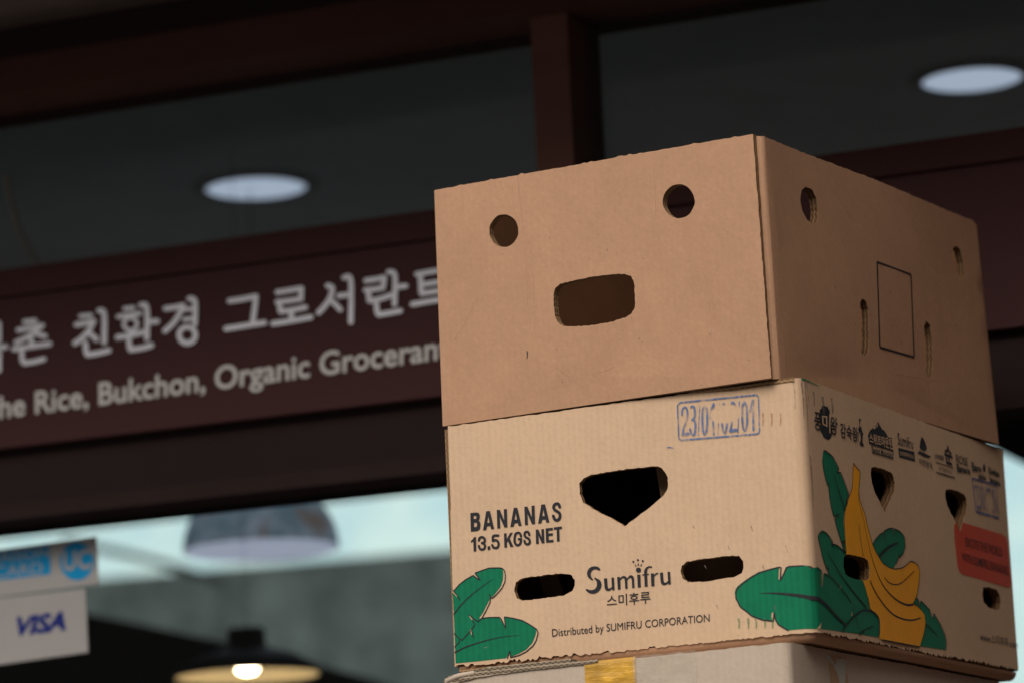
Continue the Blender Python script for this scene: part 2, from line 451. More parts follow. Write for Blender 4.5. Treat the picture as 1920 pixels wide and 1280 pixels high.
# ================================================================== top box: plain kraft, with the face of holes
def build_top_box():
    L1, L2, H, TH = .3756, .5307, .2446, .0095
    t = thing('cardboard_box', 'plain brown cardboard box on top of the stack, two round holes above an oblong one', 'cardboard box', MTOP)
    W = Wrap(MTOP, .007, .0035, 3.1)
    tl, tr, br, bl = W.px(820, 359, 'f'), W.px(1417.5, 254, 'f'), W.px(1450.5, 722, 'f'), W.px(837, 815, 'f')
    # front sheet: a separate ply glued over the wrap-round side, its raw right end showing
    top = resample([tl, tr], .004, .0003, False, 3)
    rng = random.Random(5)
    for i in range(2, len(top)-2, 1):
        if rng.random() < .09: top[i] = (top[i][0], top[i][1]+rng.uniform(.0006, .0014))
    right = resample([tr, (br[0], 0.0)], .004, .00025, False, 4)
    outl = top + right[1:] + [(bl[0], 0.0)]
    eye = lambda cx, cy, rx, ry, sd: resample(W.P([(cx+rx*math.cos(a*math.pi/16), cy+ry*math.sin(a*math.pi/16)) for a in range(32)], side='f'), .003, .0003, True, sd)
    mouth = [(745,930),(770,908),(850,888),(950,868),(1050,855),(1130,852),(1165,865),(1182,900),(1187,980),(1185,1040),(1165,1075),(1130,1095),(1050,1120),(950,1138),(850,1145),(790,1145),(760,1125),(742,1085),(735,1020),(735,960)]
    holes = [eye(952.4, 435.4, 27.5, 30.9, 1), eye(1280, 380.4, 29.7, 32, 2), resample(W.P(mouth, *ZA, side='f'), .002, .00035, True, 9)]
    mb = MB(); OF = .0070
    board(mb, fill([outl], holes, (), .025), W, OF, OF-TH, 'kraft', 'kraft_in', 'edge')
    # little slit mark and a scratch
    stroke(mb, W.P([(997, 660), (997.5, 667), (996.5, 674)], side='f'), .0012, 'ink', W, OF+.0004, .0007)
    for x0_, y0_, x1_, y1_, w_ in ((978,335,1000,600,.0016), (1003,470,1012,640,.0011), (1130,700,1160,688,.0012), (1230,300,1238,420,.0010), (860,640,905,560,.0009), (1050,690,1110,735,.0010), (1330,520,1342,660,.0011)):
        xm, ym = (x0_+x1_)/2+2, (y0_+y1_)/2
        stroke(mb, W.P([(x0_, y0_), (xm, ym), (x1_, y1_)], side='f'), w_, 'crease', W, OF+.0003, w_*.5)
    for k_ in range(26):
        x_ = 850+rng.random()*560; y_ = 420+rng.random()*300
        stroke(mb, W.P([(x_, y_), (x_+rng.uniform(-3, 3), y_+rng.uniform(1, 5))], side='f'), rng.uniform(.0005, .0012), 'scuff', W, OF+.0003, .0004)
    mb.build('front_panel', t)
    # side sheet with its rounded fold on to the front
    mb = MB(); u0 = -.05
    c = W.px(1426, 254)[1]
    zr = W.px(1833.6, 418, 's')[1]; ue = W.px(1833.6, 418, 's')[0]; ub = W.px(1871.5, 832, 's')[0]
    edge_top = resample([(u0, tr[1]-.001), (0, tr[1]-.001), (ue-.010, zr+.0015), (ue, zr-.002)], .004, .0006, False, 8)
    outl = edge_top + [(ub, 0.0), (u0, 0.0)]
    e1 = [(400,357),(435,372),(458,420),(467,490),(462,550),(440,568),(405,540),(380,490),(370,430),(378,375)]
    e2 = [(1237,685),(1262,710),(1278,780),(1282,850),(1268,880),(1245,860),(1222,810),(1213,745),(1220,700)]
    s1 = [(1615,560),(1622,565),(1627,580),(1629,640),(1628,660),(1622,667),(1616,662),(1613,640),(1611,590),(1612,566)]
    s2 = [(1735,602),(1743,610),(1747,640),(1748,680),(1745,705),(1738,708),(1733,690),(1731,640),(1731,612)]
    holes = [resample(W.P(e1, *ZB, side='s'), .003, .0003, True, 11), resample(W.P(e2, *ZB, side='s'), .003, .0003, True, 12),
             resample(W.P(s1, side='s'), .003, .0004, True, 13), resample(W.P(s2, side='s'), .003, .0004, True, 14)]
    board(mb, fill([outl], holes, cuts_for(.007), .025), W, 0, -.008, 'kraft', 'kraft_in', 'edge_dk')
    rc = W.P([(1641,492),(1705,515.5),(1712,669.5),(1648.5,651)], side='s')
    for i, wd in ((0, .0022), (1, .0030), (2, .0022), (3, .0030)):
        stroke(mb, [rc[i], rc[(i+1) % 4]], wd, 'ink', W, .0004)
    for pts, w_ in (([(1738,712),(1741,740),(1743,775)], .0018), ([(1466,620),(1470,660),(1474,712)], .0016), ([(1437,262),(1452,420),(1462,560)], .0014), ([(1560,350),(1600,420)], .0012), ([(1680,700),(1760,715)], .0014)):
        stroke(mb, W.P(pts, side='s'), w_, 'crease', W, .0003, w_*.5)
    for k_ in range(14):
        x_ = 1490+rng.random()*330; y_ = 470+rng.random()*230
        stroke(mb, W.P([(x_, y_), (x_+rng.uniform(-2, 2), y_+rng.uniform(2, 7))], side='s'), rng.uniform(.0006, .0014), 'scuff', W, .0003, .0004)
    mb.build('side_panel', t)
    # far walls, inner flaps and floor
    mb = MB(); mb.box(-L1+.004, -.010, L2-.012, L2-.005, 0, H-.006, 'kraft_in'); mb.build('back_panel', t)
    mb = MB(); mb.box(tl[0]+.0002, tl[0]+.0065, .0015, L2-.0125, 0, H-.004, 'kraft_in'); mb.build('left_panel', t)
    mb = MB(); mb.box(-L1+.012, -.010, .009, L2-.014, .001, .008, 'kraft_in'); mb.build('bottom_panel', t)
    return t
build_top_box()

# ================================================================== printed banana carton
def build_banana_box():
    L1, L2, H = .3915, .5592, BH
    t = thing('banana_carton', 'printed banana carton in the middle of the stack with green leaves and yellow bananas', 'cardboard box', MBAN)
    RC = .011; W = Wrap(MBAN, RC, .0022, 8.3)
    CU_ = cuts_for(RC, 8)
    tl, bl = W.px(840, 799, 'f'), W.px(854, 1250, 'f'); tr_, br_ = W.px(1881.5, 844, 's'), W.px(1911, 1256, 's')
    ztop = W.px(1497, 707)[1]; zbot = W.px(1529, 1184)[1]
    # ---- front
    bot = resample([(0, zbot), bl], .0025, .0006, False, 21)
    rng = random.Random(4); nb = []
    for i, p in enumerate(bot):                              # torn paper along the bottom crease
        f_ = i / len(bot); q = noise.noise(Vector((i*.42, 3.3, 0))); q2 = noise.noise(Vector((i*.13, 9.1, 2)))
        dz = 0.0
        if f_ > .42: dz = (.0026 if q > .08 else -.0004)*(.55+.8*abs(q2)) + rng.uniform(-.0004, .0004)
        elif f_ > .10: dz = .0022*max(0, q)*(1 if q2 > 0 else .2) + rng.uniform(-.0003, .0003)
        nb.append((p[0], p[1]+dz))
    nb[0] = (0, zbot)
    topl = resample([tl, (-.02, ztop-.001), (0, ztop)], .006, .0005, False, 22)
    outl = topl + nb[:-1] + [bl]
    big = [(1095,895),(1110,889),(1140,884),(1180,878),(1234,873),(1245,880),(1253,895),(1253,915),(1246,928),(1225,945),(1200,965),(1172,986),(1150,972),(1120,958),(1095,942),(1088,925),(1087,905)]
    sL = [(545,620),(560,570),(600,540),(700,525),(880,503),(945,512),(972,550),(973,590),(955,630),(900,660),(700,690),(600,695),(565,680)]
    sR = [(305,440),(315,400),(350,370),(450,350),(680,322),(740,325),(775,360),(780,410),(765,455),(720,480),(500,518),(360,522),(320,495)]
    hf = [resample(W.P(big, side='f'), .0025, .0004, True, 31), resample(W.P(sL, *Z5, side='f'), .002, .0004, True, 32), resample(W.P(sR, *Z6, side='f'), .002, .0004, True, 33)]
    # ---- side outline and holes
    bots = resample([br_, (0, zbot)], .0025, .0005, False, 23); rng = random.Random(6)
    bots = [(p[0], p[1]+rng.choice((0, .0006, .0012, -.0008, .002))*(0 if p[0] < .02 else 1)) for p in bots]; bots[-1] = (0, zbot)
    tops = resample([(0, ztop), (.03, ztop*.999), tr_], .006, .0005, False, 24)
    v1 = [(895,450),(905,375),(930,352),(1080,385),(1215,450),(1250,540),(1262,660),(1245,730),(1190,850),(1150,950),(1115,1045),(1090,1000),(1030,870),(960,740),(915,600)]
    v2 = [(470,745),(520,745),(600,765),(680,805),(710,860),(718,950),(700,1030),(670,1100),(650,1180),(625,1255),(600,1190),(560,1100),(520,1030),(480,940),(460,850),(457,780)]
    q1 = [(325,345),(345,310),(440,320),(530,345),(570,370),(590,450),(585,550),(565,570),(480,565),(380,540),(340,510),(322,440)]
    q2 = [(1450,560),(1500,560),(1560,580),(1580,620),(1590,680),(1580,725),(1550,730),(1490,710),(1455,670),(1445,610)]
    hs = [resample(W.P(a, *z, side='s'), .003, .0004, True, 40+i) for i, (a, z) in enumerate(((v1, ZC), (v2, ZH), (q1, ZD), (q2, Z8)))]
    holes = hf + hs
    # ---- print colours
    uc, vc = W.px(1362, 775, 'f')
    M['stamp'] = ink_mat('blue_stamp_ink', (.065, .16, .38), .7, .25, (uc, vc, .0175, .0095, .10, .58))
    us, vs = W.px(1850, 935, 's')
    M['stamp_b'] = ink_mat('dull_blue_stamp_ink', (.06, .10, .30), .7, .2, (us+.004, vs-.004, .012, .012, .35, .6))
    M['smear'] = ink_mat('green_smear', (.10, .26, .10), .7, .2, (9, 9, .01, .01, .0, .55))
    M['rust'] = ink_mat('rust_streak', (.42, .20, .08), .7, .2, (9, 9, .01, .01, .0, .5))
    O1, O2, O3 = .0003, .0006, .0009
    def F(mb, poly, key, off): sheet(mb, fill([poly], holes, CU_, .03), key, W, off)
    def ln(mb, pts, z, wd, w1=None, key='ink', off=O2, side=None): stroke(mb, W.P(pts, *z, side=side), wd, key, W, off, w1, CU_)
    # ================= front panel
    mb = MB()
    board(mb, fill([outl], hf, CU_, .03), W, 0, -.006, 'kraft_light', 'kraft_in', 'edge')
    FB = mb; FP = mb.build('front_panel', t); mb = MB()
    # left leaves
    lv = [(60,350),(140,430),(75,328),(130,265),(200,210),(285,165),(360,215),(310,135),(400,105),(455,85),(600,85),(612,130),(608,210),(585,280),(540,340),(490,400),(462,372),(462,430),(430,490),(390,570),(345,632),(400,628),(570,625),(635,735),(625,618),(720,630),(820,655),(900,700),(970,755),(962,810),(925,900),(860,970),(780,1015),(695,1048),(685,985),(640,1065),(320,1100),(90,1122),(80,800),(72,590)]
    F(mb, W.P(lv, *ZF, side='f'), 'green', O1)
    lw = .0011
    for pts in ([(75,328),(130,265),(200,210),(285,162),(318,190),(360,215),(330,170),(302,138),(400,102),(455,83),(560,80),(600,85),(625,110),(635,160),(632,230),(600,300),(540,370),(490,415),(475,395),(463,368)],
                [(470,378),(472,450),(430,540),(380,630),(340,668),(310,650),(270,620),(235,590)],
                [(380,632),(450,622),(570,620),(590,640),(640,740),(632,680),(625,615),(720,630),(820,655),(900,700),(975,750),(990,790),(970,870),(935,930),(860,995),(780,1035),(690,1058),(685,985),(668,1030),(655,1070)],
                [(75,795),(140,860),(165,868),(250,775),(300,710),(300,690),(275,650)], [(80,945),(135,890),(130,870)], [(65,325),(100,372),(140,430)], [(255,745),(275,790),(288,838)]):
        P = W.P(pts, *ZF, side='f')
        for i in range(len(P)-1): stroke(mb, P[i:i+2], lw, 'ink', W, O2)
    ln(mb, [(72,590),(150,490),(250,390),(370,295),(495,205)], ZF, .0015, .0004); ln(mb, [(82,1005),(200,945),(400,880),(600,835),(790,815)], ZF, .0016, .0003)
    for a in ([(240,600),(262,622),(285,655),(262,640)], [(250,745),(262,750),(272,820),(262,800)], [(68,345),(112,395),(100,395)]):
        F(mb, W.P(a, *ZF, side='f'), 'barepaper', O2)
    mb.build('leaf_print', FP); mb = MB()
    # lettering
    Q = lambda pts, z=((0, 0), 1.0), sd='f': W.P(pts, *z, side=sd)
    ZL = ((870, 930), .104167); ql = lambda pts: W.P(pts, *ZL, side='f')
    for o_, h_ in (([(122,297),(230,287),(270,293),(292,325),(293,390),(275,430),(300,460),(308,510),(298,580),(270,610),(230,622),(135,632)], [[(182,345),(215,343),(232,355),(233,390),(220,403),(186,408)], [(190,470),(225,466),(243,480),(245,525),(230,548),(192,553)]]),
        ([(410,265),(477,260),(555,583),(500,586),(483,530),(425,535),(410,603),(353,607)], [[(448,350),(470,472),(428,476)]]),
        ([(600,243),(655,238),(735,430),(727,230),(782,223),(793,552),(740,557),(655,365),(665,572),(612,576)], []),
        ([(905,205),(970,200),(1050,525),(995,529),(978,475),(922,480),(905,543),(847,547)], [[(941,290),(964,415),(922,419)]]),
        ([(1097,184),(1150,180),(1232,370),(1225,168),(1280,163),(1292,495),(1237,500),(1155,310),(1163,512),(1110,516)], []),
        ([(1403,145),(1470,140),(1550,465),(1495,469),(1478,412),(1420,417),(1403,482),(1347,488)], [[(1440,230),(1463,350),(1420,356)]]),
        ([(190,732),(228,728),(235,985),(187,990),(180,808),(140,832),(137,798),(165,775)], []), ([(438,897),(485,893),(488,957),(440,962)], []),
        ([(733,665),(778,660),(783,765),(845,655),(892,650),(835,750),(905,905),(850,910),(805,800),(785,835),(790,915),(742,920)], []),
        ([(1305,597),(1352,593),(1412,735),(1405,590),(1452,585),(1463,838),(1415,842),(1355,700),(1362,850),(1312,855)], []),
        ([(1482,575),(1613,563),(1615,607),(1532,615),(1534,667),(1612,660),(1614,702),(1536,710),(1540,785),(1622,777),(1624,820),(1493,832)], []),
        ([(1630,555),(1775,540),(1778,582),(1728,588),(1735,805),(1687,810),(1682,592),(1632,598)], [])):
        sheet(mb, fill([ql(o_)], [ql(h) for h in h_]), 'ink', W, O2)
    sheet(mb, fill(brush([[(1735,190),(1715,140),(1680,130),(1640,150),(1625,195),(1645,240),(1690,270),(1730,300),(1742,350),(1725,405),(1685,428),(1645,410),(1620,350)]], ql, 52)), 'ink', W, O2)
    sheet(mb, fill(brush([[(280,790),(295,745),(335,730),(375,750),(388,790),(370,828),(335,838)], [(335,838),(370,845),(392,890),(380,935),(340,955),(300,940),(280,890)],
        [(630,702),(540,712),(532,800)], [(532,800),(570,785),(615,800),(637,850),(625,905),(585,928),(545,915),(522,875)],
        [(1190,690),(1170,645),(1140,635),(1110,655),(1105,700),(1130,735),(1170,755),(1195,790),(1195,835),(1160,860),(1120,845),(1103,800)],
        [(1040,715),(1020,665),(980,652),(940,680),(925,750),(930,830),(960,872),(1000,872),(1030,840),(1042,768)], [(1000,768),(1042,765)]], ql, 42)), 'ink', W, O2)
    mb.build('lettering', FP); mb = MB()
    lettering(mb, 'Distributed by SUMIFRU CORPORATION', Q([(1036,1178.5),(1330.5,1150),(1330.8,1168.8),(1036.6,1197.5)]), 'ink', W, O2, .0)
    mb.build('lettering', FP); mb = MB()
    logo = [
      [(450,350),(430,320),(390,300),(340,295),(290,305),(245,335),(218,380),(210,430),(220,475),(245,510),(275,532),(295,545),(302,552),(317,525),(300,510),(285,490),(277,460),(275,430),(285,395),(305,365),(335,350),(370,348),(410,362),(440,370)],
      [(350,490),(338,517),(365,540),(382,570),(388,605),(383,650),(365,690),(335,715),(295,725),(250,720),(210,708),(190,705),(183,715),(195,735),(225,762),(265,783),(310,790),(360,780),(405,755),(440,715),(462,670),(470,625),(462,580),(440,545),(400,520),(370,508)],
      [(512,515),(568,510),(578,650),(585,685),(605,695),(630,685),(655,660),(645,500),(692,497),(702,722),(660,727),(658,695),(630,725),(590,740),(550,730),(528,700),(520,650)],
      [(748,490),(800,483),(803,512),(830,480),(860,468),(895,475),(918,492),(930,515),(955,475),(985,455),(1018,460),(1042,480),(1052,515),(1060,683),(1018,688),(1010,545),(1003,512),(985,500),(960,508),(930,545),(936,697),(893,700),(885,550),(878,515),(860,505),(835,512),(806,545),(810,710),(760,716)],
      [(1108,447),(1165,443),(1172,672),(1118,677)],
      [(1062,248),(1098,290),(1078,303)], [(1127,222),(1143,280),(1113,284)], [(1195,240),(1185,295),(1160,288)],
      [(1240,662),(1235,460),(1200,460),(1198,440),(1232,438),(1230,390),(1245,345),(1275,310),(1315,292),(1355,293),(1380,305),(1375,328),(1350,318),(1315,318),(1292,345),(1285,395),(1287,433),(1320,430),(1318,448),(1287,453),(1295,660)],
      [(1352,425),(1408,420),(1410,455),(1435,420),(1485,408),(1483,437),(1450,440),(1420,470),(1412,500),(1416,648),(1360,655)],
      [(1515,412),(1570,405),(1580,550),(1588,580),(1610,590),(1635,580),(1660,555),(1652,395),(1698,392),(1710,618),(1665,622),(1662,590),(1640,618),(1595,635),(1555,625),(1533,595),(1525,550)]]
    for cx, cy, r in ((1132, 362, 46), (1040, 214, 18), (1123, 183, 19), (1210, 200, 19)):
        logo.append([(cx+r*math.cos(a*math.pi/8), cy+r*math.sin(a*math.pi/8)) for a in range(16)])
    for pl in logo: F(mb, Q(pl, ZI), 'ink', O2)
    lettering(mb, '스미후루', Q([(560,822),(1335,738),(1345,958),(562,1022)], ZI), 'ink', W, O2, .006)
    mb.build('brand_logo', FP); mb = MB()
    one = ((0, 0), 1.0)
    # blue date stamp
    fr = Q([(325,365),(345,340),(1000,273),(1018,290),(1028,590),(1012,607),(350,662),(338,645)], Z4)
    for i in range(8): stroke(mb, [fr[i], fr[(i+1) % 8]], .0020 if i in (1, 5) else .0016, 'stamp', W, O2)
    ZT = ((1260, 735), .08854); qt = lambda pts: W.P(pts, *ZT, side='f')
    sheet(mb, fill(brush([([(225,480),(230,370),(275,315),(320,340),(340,430),(325,580),(260,760),(240,900)], .9), ([(245,900),(355,875)], 1.5),
        [(415,310),(470,300),(495,400),(490,520),(440,580)], [(440,580),(490,600),(510,720),(490,880),(440,900),(395,780)], ([(600,275),(570,910)], .4),
        [(700,285),(740,340),(755,480),(758,640),(745,800),(710,890),(670,820),(655,640),(655,470),(670,340),(700,285)], [(825,540),(840,400),(890,240)], [(890,240),(880,560),(900,885)], ([(1015,225),(985,890)], .45),
        [(1110,240),(1165,400),(1180,650),(1130,860),(1080,740),(1060,500),(1075,300),(1110,240)], [(1240,300),(1290,210),(1340,270),(1340,400),(1290,560),(1245,830)], ([(1250,815),(1365,795)], 1.6), ([(1435,190),(1405,850)], .5),
        [(1540,200),(1585,300),(1600,500),(1595,700),(1555,810),(1510,720),(1495,500),(1500,300),(1540,200)], [(1665,400),(1720,175)], [(1725,170),(1735,800)]], qt, 46)), 'stamp', W, O3)
    ln(mb, [(1252,838.5),(1258,838.2),(1264,839.5)], ((0, 0), 1), .0016, .0008, 'stamp')
    mb.build('date_stamp', FP); mb = MB()
    mb = FB
    for x in (1055, 1130, 1205): ln(mb, [(x,430),(x+4,480),(x,540)], Z4, .0022, .001, 'rust', O2)
    for x in (40, 180, 300, 430, 545): ln(mb, [(x,945),(x+12,1020),(x+8,1100)], ZE, .0028, .0014, 'smear', O2, 'f')
    for k_ in range(9):                                      # grey scuffs and dirt
        x_ = 1300+k_*21.7; y_ = 985+37*((k_*7) % 5)
        ln(mb, [(x_, y_), (x_+4, y_+6+k_)], one, .0011, .0004, 'scuff', O2, 'f')
    FB.refresh(FP); mb = MB()
    # right-hand leaf, wrapping on to the side
    E_ = lambda pts: [(ZE[0][0]+ZE[1]*a, ZE[0][1]+ZE[1]*b) for a, b in pts]
    D_ = lambda pts: [(ZD[0][0]+ZD[1]*a, ZD[0][1]+ZD[1]*b) for a, b in pts]
    C_ = lambda pts: [(ZC[0][0]+ZC[1]*a, ZC[0][1]+ZC[1]*b) for a, b in pts]
    H_ = lambda pts: [(Z8[0][0]+Z8[1]*a, Z8[0][1]+Z8[1]*b) for a, b in pts]
    leaf_f = E_([(1215,1097),(1000,1108),(800,1127),(720,1090),(640,1040),(600,970),(575,870),(555,850),(535,875),(538,990),(400,968),(240,910),(170,850),(50,770),(0,650),(-18,560),(0,500),(30,460),(120,390),(240,310),(350,255),(500,215),(635,185),(650,195),(640,350),(665,385),(690,340),(750,180),(780,172),(1000,155),(1130,160),(1170,170)])
    leaf_s = D_([(50,440),(95,480),(95,640),(105,640),(118,505),(160,520),(165,420),(150,470),(110,350),(80,220),(62,140),(75,105),(100,78),(140,95),(180,140),(210,190),(195,225),(215,210),(260,225),(310,270),(345,300),(345,330),(520,575),(545,640),(570,740),(590,860),(640,900),(680,950),(690,1010),(690,1080),(675,1140),(470,1105),(300,1085),(85,1055)])
    one = ((0, 0), 1.0)
    uf = [(min(p[0], 0), p[1]) for p in W.P(leaf_f, *one, side='f')]
    zt = uf[-1][1]; zb = uf[0][1]
    F(mb, [(0, zb)] + uf + [(0, zt-.001)], 'green', O1)
    for pts in ([(795,1130),(720,1090),(640,1040),(600,970),(575,865),(565,990),(400,970),(240,910),(170,850),(70,775),(0,640),(5,540),(30,490),(120,410),(240,325),(350,262),(500,218),(640,182),(682,185),(668,385),(690,340),(768,185),(800,170),(1000,158),(1130,162),(1180,178)],):
        P = W.P(E_(pts), *one, side='f')
        for i in range(len(P)-1): stroke(mb, P[i:i+2], .0013, 'ink', W, O2)
    ln(mb, E_([(350,570),(600,572),(900,600),(1190,643)]), one, .0002, .0042, side='f')
    mb.build('leaf_print', FP)
    # ================= side panel
    mb = MB()
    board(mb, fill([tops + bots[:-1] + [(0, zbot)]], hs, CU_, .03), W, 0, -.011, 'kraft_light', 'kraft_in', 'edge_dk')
    SB = mb; SP = mb.build('side_panel', t); mb = MB()
    sd = lambda pts: W.P(pts, *one, side='s')
    usd = sd(leaf_s)
    F(mb, [(0, zt-.001)] + usd + [(0, zb)], 'green', O1)
    leafD = C_([(180,115),(205,115),(260,155),(320,210),(370,300),(410,380),(370,450),(400,432),(440,450),(490,570),(560,770),(512,890),(540,880),(520,950),(500,1010),(490,1060),(482,1200),(482,1280)]) + D_([(325,0),(335,180),(345,292),(320,270),(305,210),(335,178),(300,195),(265,80),(240,0)]) + C_([(370,1230),(350,1140),(410,1062),(335,1105),(300,980),(270,800),(258,660),(265,602),(245,640),(210,530),(180,400),(165,270)])
    leafE = D_([(615,215),(640,165),(690,110),(720,92),(740,185),(728,80),(770,55),(818,50),(830,110),(830,55),(880,80),(915,115),(935,150),(940,230),(920,300),(885,345),(870,305),(875,345),(850,410),(830,450),(780,440),(720,400),(680,340),(640,270)])
    leafF = D_([(1050,740),(1080,775),(1088,830),(1100,775)]) + H_([(1050,730),(1072,800),(1080,755),(1130,840),(1165,920),(1175,980),(1170,1030),(1080,1015),(985,1000),(1000,930),(1020,830),(1015,780),(980,710),(930,690)])
    for p in (leafD, leafE, leafF): F(mb, sd(p), 'green', O1)
    ban = C_([(625,300),(660,350),(720,420),(725,450),(715,600),(705,700),(720,850),(750,930),(800,1060),(830,1180)]) + D_([(555,0),(585,110),(615,215),(640,270),(680,340),(720,400),(780,440),(840,458),(900,450),(940,430),(980,390),(1000,380),(1040,395),(1070,430),(1085,490),(1075,620),(1060,720),(1025,805),(1060,820),(1110,870),(1140,920),(1150,990),(1135,1100),(1110,1190),(1095,1235),(710,1165),(685,1150),(695,1100),(695,1000),(685,950),(640,900),(590,860),(570,740),(545,640),(520,575),(345,320),(335,180),(325,0)]) + C_([(490,1200),(495,1050),(520,930),(560,810),(600,700),(612,600),(618,400)])
    LB = mb; mb = MB()
    F(mb, sd(ban), 'yellow', O2)
    def lines(pts, wd, w1=None):
        ln(mb, pts, one, wd, w1, 'ink', O3, 's')
    def poly(pts, wd):
        P = sd(pts)
        for i in range(len(P)-1): stroke(mb, P[i:i+2], wd, 'ink', W, O3)
    tw = .0013
    poly(ban[:len(ban)-0] and ban[0:30], tw*.8); poly(ban[30:34], tw*.8); poly(ban[-8:]+ban[:1], tw*.8); poly(ban[34:36], tw)
    lines(D_([(475,0),(490,150),(520,330)]), .0008, .0014); lines(D_([(525,0),(560,150),(610,350),(680,540),(760,670),(860,765),(960,815),(1025,812)]), .0008, .0022)
    lines(D_([(590,575),(640,680),(720,800),(820,905),(920,955),(1000,968),(1060,960),(1100,945)]), .0022, .0012)
    lines(D_([(735,540),(780,590),(840,612),(900,600),(960,550),(1030,475)]), .0012, .0008)
    lines(C_([(706,700),(712,900),(770,1100),(800,1200)]), .0008, .0008)
    mb.build('banana_print', SP); mb = LB
    lines(D_([(18,742),(70,762),(150,830),(250,940),(335,1015)]), .0044, .0028)
    lines(D_([(150,280),(200,370),(300,530),(420,690),(550,840)]), .0008, .0022)
    lines(D_([(160,520),(230,580),(330,700),(400,800)]), tw); lines(D_([(300,1085),(350,1010),(430,930),(500,880),(560,872),(640,900),(680,950),(690,1010)]), tw*1.4)
    lines(D_([(440,930),(475,1060)]), tw); lines(D_([(475,1110),(540,1065),(630,1025)]), tw*1.8, tw*.6); lines(D_([(420,840),(408,930)]), tw)
    lines(D_([(685,330),(740,270),(800,225),(870,195)]), .0035, .0018); lines(H_([(1022,835),(1055,865),(1110,930)]), .0018, .001)
    lines(C_([(320,455),(380,620),(440,820),(500,1010)]), .0010, .0026)
    poly(leafD[:14], tw); poly(leafD[18:], tw); poly(leafE[:19], tw); poly(leafF[:11], tw)
    poly(leaf_s[0:3], tw); poly(leaf_s[4:21], tw); poly(leaf_s[24:31], tw)
    for a in (D_([(278,660),(290,620),(296,655)]), D_([(395,920),(410,880),(408,930)]), D_([(60,1055),(95,985),(85,1055)])): F(mb, sd(a), 'barepaper', O2)
    mb.build('leaf_print', SP); mb = MB()
    # red label
    red = H_([(1240,72),(1280,72),(1590,160),(1625,185),(1637,230),(1665,540),(1652,565),(1300,467),(1268,445),(1252,400),(1230,200),(1228,100)])
    F(mb, sd(red), 'red', O1)
    def T(s, pts, z, key='ink', bold=.01, off=O2, shear=0, space=1):
        lettering(mb, s, W.P(pts, *z, side='s'), key, W, off, bold, shear, space)
    T('EXCITE THE WORLD', [(1308,185),(1592,265),(1597,336),(1315,256)], Z8, bold=.008)
    T('WITH SUMIFRU BANANAS', [(1280,300),(1635,400),(1642,476),(1288,366)], Z8, bold=.008)
    mb.build('slogan_label', SP); mb = MB()
    T('www.스미후루.com', [(1420,888),(1712,958),(1717,1022),(1428,962)], Z8, bold=.004)
    mb.build('lettering', SP); mb = MB()
    # row of little emblems
    G_ = ZG
    F(mb, W.P([(310,170),(340,200),(370,195),(385,240),(405,255),(410,330),(440,550),(455,600),(440,700),(420,740),(385,768),(340,745),(300,720),(275,650),(250,620),(250,480),(235,330),(235,250),(270,230),(275,190)], *G_, side='s'), 'ink', O1)
    T('풍', [(138,278),(262,318),(262,622),(140,582)], G_, bold=.012); T('왕', [(412,350),(538,395),(535,705),(415,655)], G_, bold=.012)
    T('미', [(268,335),(415,330),(415,660),(285,560)], G_, 'barepaper', .012)
    T('감숙왕', [(578,468),(885,560),(882,812),(590,722)], G_, bold=.014)
    F(mb, W.P([(905,395),(945,425),(945,560),(970,640),(985,660),(970,700),(965,800),(992,860),(960,885),(912,840),(940,760),(928,640),(890,590),(912,540)], *G_, side='s'), 'ink', O1)
    ln(mb, [(930,600),(895,660),(883,720),(890,795)], G_, .0012, key='ink', side='s'); ln(mb, [(918,470),(940,480)], G_, .0035, key='barepaper', side='s'); ln(mb, [(915,510),(940,520)], G_, .003, key='barepaper', side='s')
    F(mb, W.P([(1235,455),(1260,500),(1310,590),(1335,595),(1380,660),(1410,720),(1475,735),(1495,955),(1080,832),(1075,770),(1060,690),(1100,600),(1150,565),(1185,590),(1195,530)], *G_, side='s'), 'ink', O1)
    ln(mb, [(1222,500),(1205,560)], G_, .003, .001, key='barepaper', side='s')
    T('스위트마운틴', [(1072,645),(1480,742),(1490,938),(1090,820)], G_, 'barepaper', .02)
    bx = W.P([(1115,838),(1495,955),(1485,1085),(1130,980)], *G_, side='s')
    for i in range(4): stroke(mb, [bx[i], bx[(i+1) % 4]], .0012, 'ink', W, O2)
    T('Sweet Mountain', [(1128,870),(1480,985),(1478,1072),(1138,972)], G_, bold=.012)
    T('Sumifru', [(1568,640),(1838,748),(1842,925),(1580,852)], G_, bold=.006)
    F(mb, W.P([(1585,900),(1865,970),(1880,1140),(1600,1060)], *G_, side='s'), 'ink', O1)
    T('스미후루바나나', [(1600,950),(1852,1020),(1862,1105),(1612,1035)], G_, 'barepaper', .012)
    F(mb, W.P([(180,112),(200,130),(225,180),(243,250),(240,270),(212,284),(205,330),(198,284),(170,265),(155,240),(165,160)], *ZH, side='s'), 'ink', O1)
    F(mb, W.P([(125,310),(150,280),(190,305),(240,325),(290,350),(270,365),(215,355),(160,325)], *ZH, side='s'), 'ink', O2)
    T('자연왕국', [(140,368),(300,425),(308,512),(145,445)], ZH, bold=.01)
    T('스미후루', [(333,310),(440,342),(442,415),(338,378)], ZH, bold=.022); T('순', [(440,200),(535,240),(548,462),(455,430)], ZH, bold=.03)
    ln(mb, [(345,420),(550,487)], ZH, .001, side='s'); ln(mb, [(350,540),(570,610)], ZH, .0014, side='s')
    T('유기농바나나', [(380,465),(530,510),(535,567),(385,525)], ZH, bold=.0)
    T('ROSE', [(580,325),(720,372),(725,468),(590,428)], ZH, bold=.01); T('Banana', [(588,437),(750,487),(755,562),(598,540)], ZH, bold=.03)
